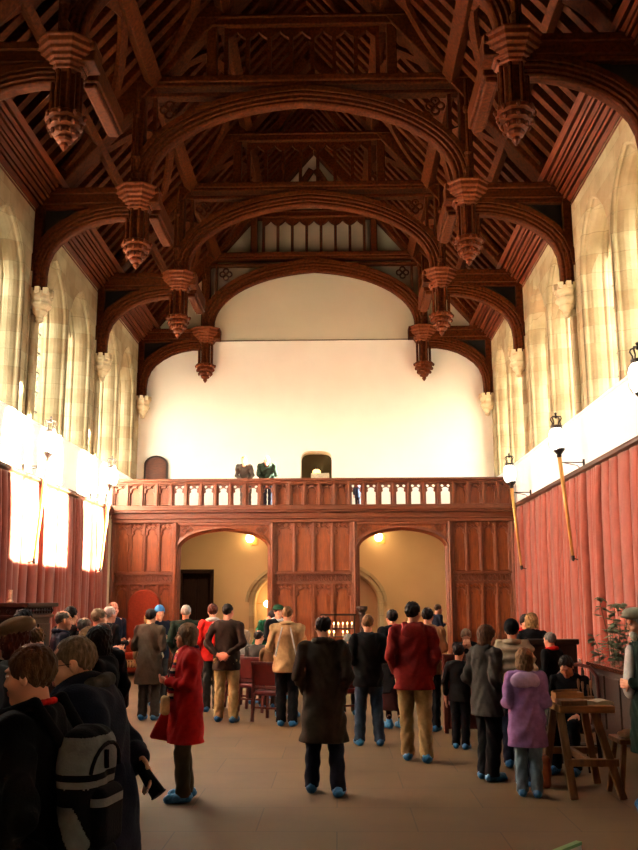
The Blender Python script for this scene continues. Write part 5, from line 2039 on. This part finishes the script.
for i, (x, y, a, ln, lb) in enumerate(((2.98, 9.62, 0.5, 0.16, 'carved stick lying across the open tool box'), (3.13, 9.74, 2.4, 0.12, 'turned wooden handle lying beside the tool box'), (2.90, 9.85, 0.2, 0.14, 'thin wooden stick at the far edge of the table'))):
    q = MB()
    q.tube([(-ln, 0, 0.013), (0, 0, 0.015), (ln, 0, 0.013)], 0.013, 8, r2=0.009)
    small('carved_stick', lb, 'stick', q, M['bench_oak'], (x, y, TT + (0.10 if i == 0 else 0)), a, 0, 'loose sticks on the table')
# orange leather bag on the floor under the table
F = Field()
F.box((0, 0, 0.16), (0.06, 0.11, 0.16), 0.055)
F.op(lambda X, Y, Z: 0.006 * np.sin(Z * 40 + X * 30) * np.cos(Y * 35), (-1, -1, 0), (1, 1, 1), 0, 'warp')
F.op(lambda X, Y, Z: 0.004 - Z + 0 * (X + Y), (-1, -1, -0.1), (1, 1, 1), 0, 'cut')
M['orange'] = mat('orange_leather', (124, 62, 24), rough=0.5, var=0.3, scale=10)
o = sdf_obj('leather_bag', F, 0.009, M['orange'])
o.location = (2.80, 9.95, 0)
tag(o, 'orange-brown leather bag standing on the floor by the table leg', 'bag')
# craftsman's low stool with a pale cloth
t = thing('work_stool', 'low dark work stool with splayed legs beside the craftsman', 'stool', (3.62, 9.55, 0))
q = MB()
q.box((-0.2, -0.2, 0.50), (0.2, 0.2, 0.55))
q.build('seat', M['bench_oak'], t, bevel=0.01)
for sx in (-1, 1):
    for sy in (-1, 1):
        q = MB()
        q.beam((sx * 0.22, sy * 0.2, 0), (sx * 0.15, sy * 0.15, 0.5), 0.045, 0.045, (0, 1, 0))
        q.build('leg', M['bench_oak'], t)
F = Field()
F.ell((0, 0, 0.035), (0.15, 0.11, 0.04))
F.op(lambda X, Y, Z: 0.008 * np.sin(X * 50 + 3 * np.sin(Y * 30)), (-1, -1, -1), (1, 1, 1), 0, 'warp')
F.op(lambda X, Y, Z: 0.003 - Z + 0 * (X + Y), (-1, -1, -1), (1, 1, 1), 0, 'cut')
o = sdf_obj('folded_cloth', F, 0.009, M['cream'])
o.location = (3.62, 9.5, 0.55)
tag(o, 'crumpled pale cloth lying on the craftsman\'s work stool', 'cloth')

# armchair of the seated person
t = thing('round_back_chair', 'dark chair with curved back rail at the craft table', 'chair', (3.40, 11.05, 0), math.radians(150))
q = MB()
q.box((-0.25, -0.24, 0.41), (0.25, 0.26, 0.46))
q.build('seat', M['dark_oak'], t, bevel=0.015)
for sx in (-1, 1):
    for y in (-0.22, 0.22):
        q = MB()
        q.beam((sx * 0.23, y, 0), (sx * 0.21, y, 0.42), 0.045, 0.045, (0, 1, 0))
        q.build('leg', M['dark_oak'], t)
q = MB()
q.tube([(-0.25, -0.16, 0.45), (-0.25, -0.2, 0.80), (-0.23, -0.24, 1.00), (-0.14, -0.27, 1.10), (0, -0.28, 1.13), (0.14, -0.27, 1.10), (0.23, -0.24, 1.00), (0.25, -0.2, 0.80), (0.25, -0.16, 0.45)], 0.022, 8)
q.build('back_rail', M['redwood'], t, smooth=True)
for i in range(4):
    q = MB()
    q.tube([(-0.15 + 0.1 * i, -0.2, 0.45), (-0.15 + 0.1 * i, -0.272, 1.09)], 0.01, 6)
    q.build('spindle', M['dark_oak'], t)

# dark settle and long chest along the red curtain
t = thing('high_settle', 'dark high-backed settle behind the grey-haired person', 'settle', (3.85, 13.75, 0))
q = MB()
q.box((-0.34, 0.1, 0.4), (0.34, 0.18, 1.27))
q.box((-0.37, 0.07, 1.24), (0.37, 0.21, 1.32))
q.build('backrest', M['dark_oak'], t, bevel=0.012)
q = MB()
q.box((-0.34, -0.25, 0.40), (0.34, 0.12, 0.46))
q.build('seat', M['dark_oak'], t, bevel=0.01)
for sg in (-1, 1):
    q = MB()
    q.box((sg * 0.32, -0.25, 0), (sg * 0.37, 0.18, 0.72))
    q.build('side_panel', M['dark_oak'], t, bevel=0.01)
t = thing('long_chest', 'long polished dark chest standing along the salmon-red curtain', 'chest', (4.62, 12.1, 0))
q = MB()
q.box((-0.42, -1.7, 0.12), (0.42, 1.1, 0.98))
q.build('body', M['dark_oak'], t, bevel=0.015)
q = MB()
q.box((-0.47, -1.75, 0.98), (0.45, 1.15, 1.04))
M['polish'] = wood('polished_mahogany', (92, 44, 28), rough=0.16, coat=0.6)
q.build('lid', M['polish'], t, bevel=0.012)
for i in range(4):
    q = MB()
    q.box((-0.44, -1.6 + 0.68 * i, 0.22), (-0.41, -1.04 + 0.68 * i, 0.9))
    q.build('panel', M['dark_oak'], t, bevel=0.01)
for sy in (-1.6, 1.0):
    for sx in (-0.35, 0.35):
        q = MB()
        q.lathe((sx, sy, 0), [(0.04, 0), (0.06, 0.05), (0.05, 0.12)], 8)
        q.build('foot', M['dark_oak'], t)
# microphone on a stand
t = thing('microphone_stand', 'slim microphone stand with silver microphone beside the dark settle', 'microphone', (3.98, 12.75, 0))
q = MB()
q.tube([(0, 0, 0.02), (0, 0, 0.95)], 0.011, 8)
q.tube([(0, 0, 0.95), (-0.06, -0.1, 1.08)], 0.008, 8)
q.build('pole', M['iron'], t)
q = MB()
q.lathe((0, 0, 0), [(0.15, 0), (0.15, 0.015), (0.02, 0.03)], 16)
q.build('base', M['iron'], t)
q = MB()
q.tube([(-0.06, -0.1, 1.06), (-0.08, -0.13, 1.10)], 0.018, 10)
M['silver'] = mat('silver', (225, 225, 225), rough=0.3, metal=0.6)
q.build('microphone', M['silver'], t)

# plant in a pot
t = thing('potted_ivy', 'tall leafy climbing plant in a pot before the salmon-red curtain', 'plant', (4.75, 13.9, 0))
q = MB()
q.lathe((0, 0, 0), [(0.16, 0), (0.22, 0.4), (0.25, 0.42), (0.25, 0.48), (0.21, 0.5)], 16)
q.build('pot', M['dark_oak'], t)
r = random.Random(4)
st = MB()
leaves = []
for i in range(12):
    a = r.uniform(0, 2 * PI)
    h = r.uniform(1.6, 2.2) if i < 5 else r.uniform(1.2, 1.65)
    sp = r.uniform(0.1, 0.38)
    pts = []
    for k in range(9):
        u = k / 8
        pts.append((sp * math.sin(u * 1.7) * math.cos(a) + 0.03 * math.sin(7 * u + i), 0.8 * sp * math.sin(u * 1.7) * math.sin(a), 0.45 + (h - 0.45) * u - (0.15 * u ** 4)))
    st.tube(pts, 0.008, 5, r2=0.004)
    for k in range(3, 9):
        for _ in range(3):
            leaves.append((pts[k], r.uniform(0, 2 * PI), r.uniform(-0.7, 0.5), r.uniform(0.06, 0.11)))
st.build('stem', M['olive'], t)
lf = MB()
for p, a, tl, sz in leaves:
    R = rotz(a) @ rotx(tl)
    base = [(0, 0.3, 0), (-0.35, 0.55, 0.06), (-0.6, 1.0, -0.05), (-0.3, 1.35, 0.02), (0, 2.0, -0.12), (0.3, 1.35, 0.02), (0.6, 1.0, -0.05), (0.35, 0.55, 0.06), (0, 1.0, 0.12)]
    up = [np.array(p) + R @ (np.array(b) * sz) for b in base]
    dn = [u + np.array((0, 0, -0.004)) for u in up]
    n = 8
    f = [(8, j, (j + 1) % n) for j in range(n)] + [(17, 9 + (j + 1) % n, 9 + j) for j in range(n)] + [(j, 9 + j, 9 + (j + 1) % n, (j + 1) % n) for j in range(n)]
    lf.add(up + dn, f)
M['leaf'] = mat('leaf', (76, 96, 70), rough=0.45, var=0.35, scale=8)
tag(lf.build('leaves', M['leaf'], t), kind='stuff')

# information board at the photographer's side
t = thing('information_board', 'white board with greenish top edge standing close to the camera', 'sign', (1.04, 1.86, 0))
q = MB()
pa, pb = np.array((-0.20, -0.20, 0)), np.array((0.152, 0.142, 0))

nrm = unit(np.array((pb[1] - pa[1], -(pb[0] - pa[0]), 0)))
v = []
for p, z1 in ((pa, 1.375), (pb, 1.392)):
    for z in (0.95, z1):
        for o_ in (0.0, 0.012):
            v.append(p - nrm * o_ + np.array((0, 0, z)))
q.add(v, [(0, 1, 3, 2), (4, 6, 7, 5), (0, 2, 6, 4), (1, 5, 7, 3), (2, 3, 7, 6), (0, 4, 5, 1)])
q.build('board', M['white'], t, bevel=0.002)
q = MB()
q.beam(pa - nrm * 0.006 + np.array((0, 0, 1.377)), pb - nrm * 0.006 + np.array((0, 0, 1.394)), 0.014, 0.006)
M['boardgreen'] = mat('board_green', (96, 150, 96), rough=0.5)
q.build('edge', M['boardgreen'], t)
q = MB()
q.tube([(0.0, 0.03, 0.02), (0.0, 0.03, 1.2)], 0.02, 10)
q.lathe((0, 0.03, 0), [(0.2, 0), (0.2, 0.02), (0.03, 0.03)], 18)
q.build('stand', M['iron'], t)

# ================================================================== LIGHT, SKY, CAMERA
w = bpy.data.worlds.new('sky')
S.world = w
w.use_nodes = True
nt = w.node_tree
bg = nt.nodes['Background']
tc = nt.nodes.new('ShaderNodeTexCoord')
sp = nt.nodes.new('ShaderNodeSeparateXYZ')
nt.links.new(tc.outputs['Generated'], sp.inputs[0])
rp = nt.nodes.new('ShaderNodeValToRGB')
e = rp.color_ramp.elements
e[0].position = 0.0
e[0].color = (0.30, 0.27, 0.22, 1)
e[1].position = 1.0
e[1].color = (0.80, 0.82, 0.86, 1)
k = e.new(0.02)
k.color = (1.0, 0.92, 0.78, 1)
k = e.new(0.35)
k.color = (0.95, 0.91, 0.84, 1)
nt.links.new(sp.outputs['Z'], rp.inputs['Fac'])
nt.links.new(rp.outputs['Color'], bg.inputs['Color'])
bg.inputs['Strength'].default_value = SKY = 9.0

M['passage_fill'] = emat('passage_fill_glow', (255, 214, 160), 34.0)
for n_, x in ((9, -2.4), (10, 2.45)):       # added fill lights, unseen under the gallery, to brighten the passage
    q = MB()
    q.lathe((x, 26.5, 4.16), [(0.24, 0.0), (0.24, -0.03), (0.16, -0.07), (0.01, -0.09)], 16)
    structure(q.build('trim_%d' % n_, M['passage_fill'], smooth=False))
sun = bpy.data.lights.new('sun', 'SUN')
sun.energy = 170.0
sun.angle = math.radians(0.7)
sun.color = (1.0, 0.90, 0.74)
so = bpy.data.objects.new('sun', sun)
COL.objects.link(so)
dv = Vector((-11.1, -1.75, -2.95))
so.rotation_euler = dv.to_track_quat('-Z', 'Y').to_euler()
so.location = (30, 25, 14)

cam = bpy.data.cameras.new('camera')
cam.sensor_fit = 'VERTICAL'
cam.sensor_height = 24.0
cam.lens = 915.6 * 24.0 / 850.0
cam.clip_start = 0.05
co = bpy.data.objects.new('camera', cam)
COL.objects.link(co)
pp, yy, rr = 0.1900, 0.0198, -0.0040
fw = Vector((-math.sin(yy) * math.cos(pp), math.cos(yy) * math.cos(pp), math.sin(pp)))
rt = Vector((math.cos(yy), math.sin(yy), 0))
up = rt.cross(fw)
rt2 = rt * math.cos(rr) + up * math.sin(rr)
up2 = -rt * math.sin(rr) + up * math.cos(rr)
co.matrix_world = Matrix(((rt2.x, up2.x, -fw.x, 0.70), (rt2.y, up2.y, -fw.y, 0.0), (rt2.z, up2.z, -fw.z, 1.88), (0, 0, 0, 1)))
S.camera = co
S.view_settings.view_transform = 'Standard'
S.view_settings.look = 'None'
S.view_settings.gamma = 1.0
S.view_settings.exposure = 1.75
S.cycles.max_bounces = 10
S.cycles.diffuse_bounces = 6
S.cycles.sample_clamp_indirect = 12.0
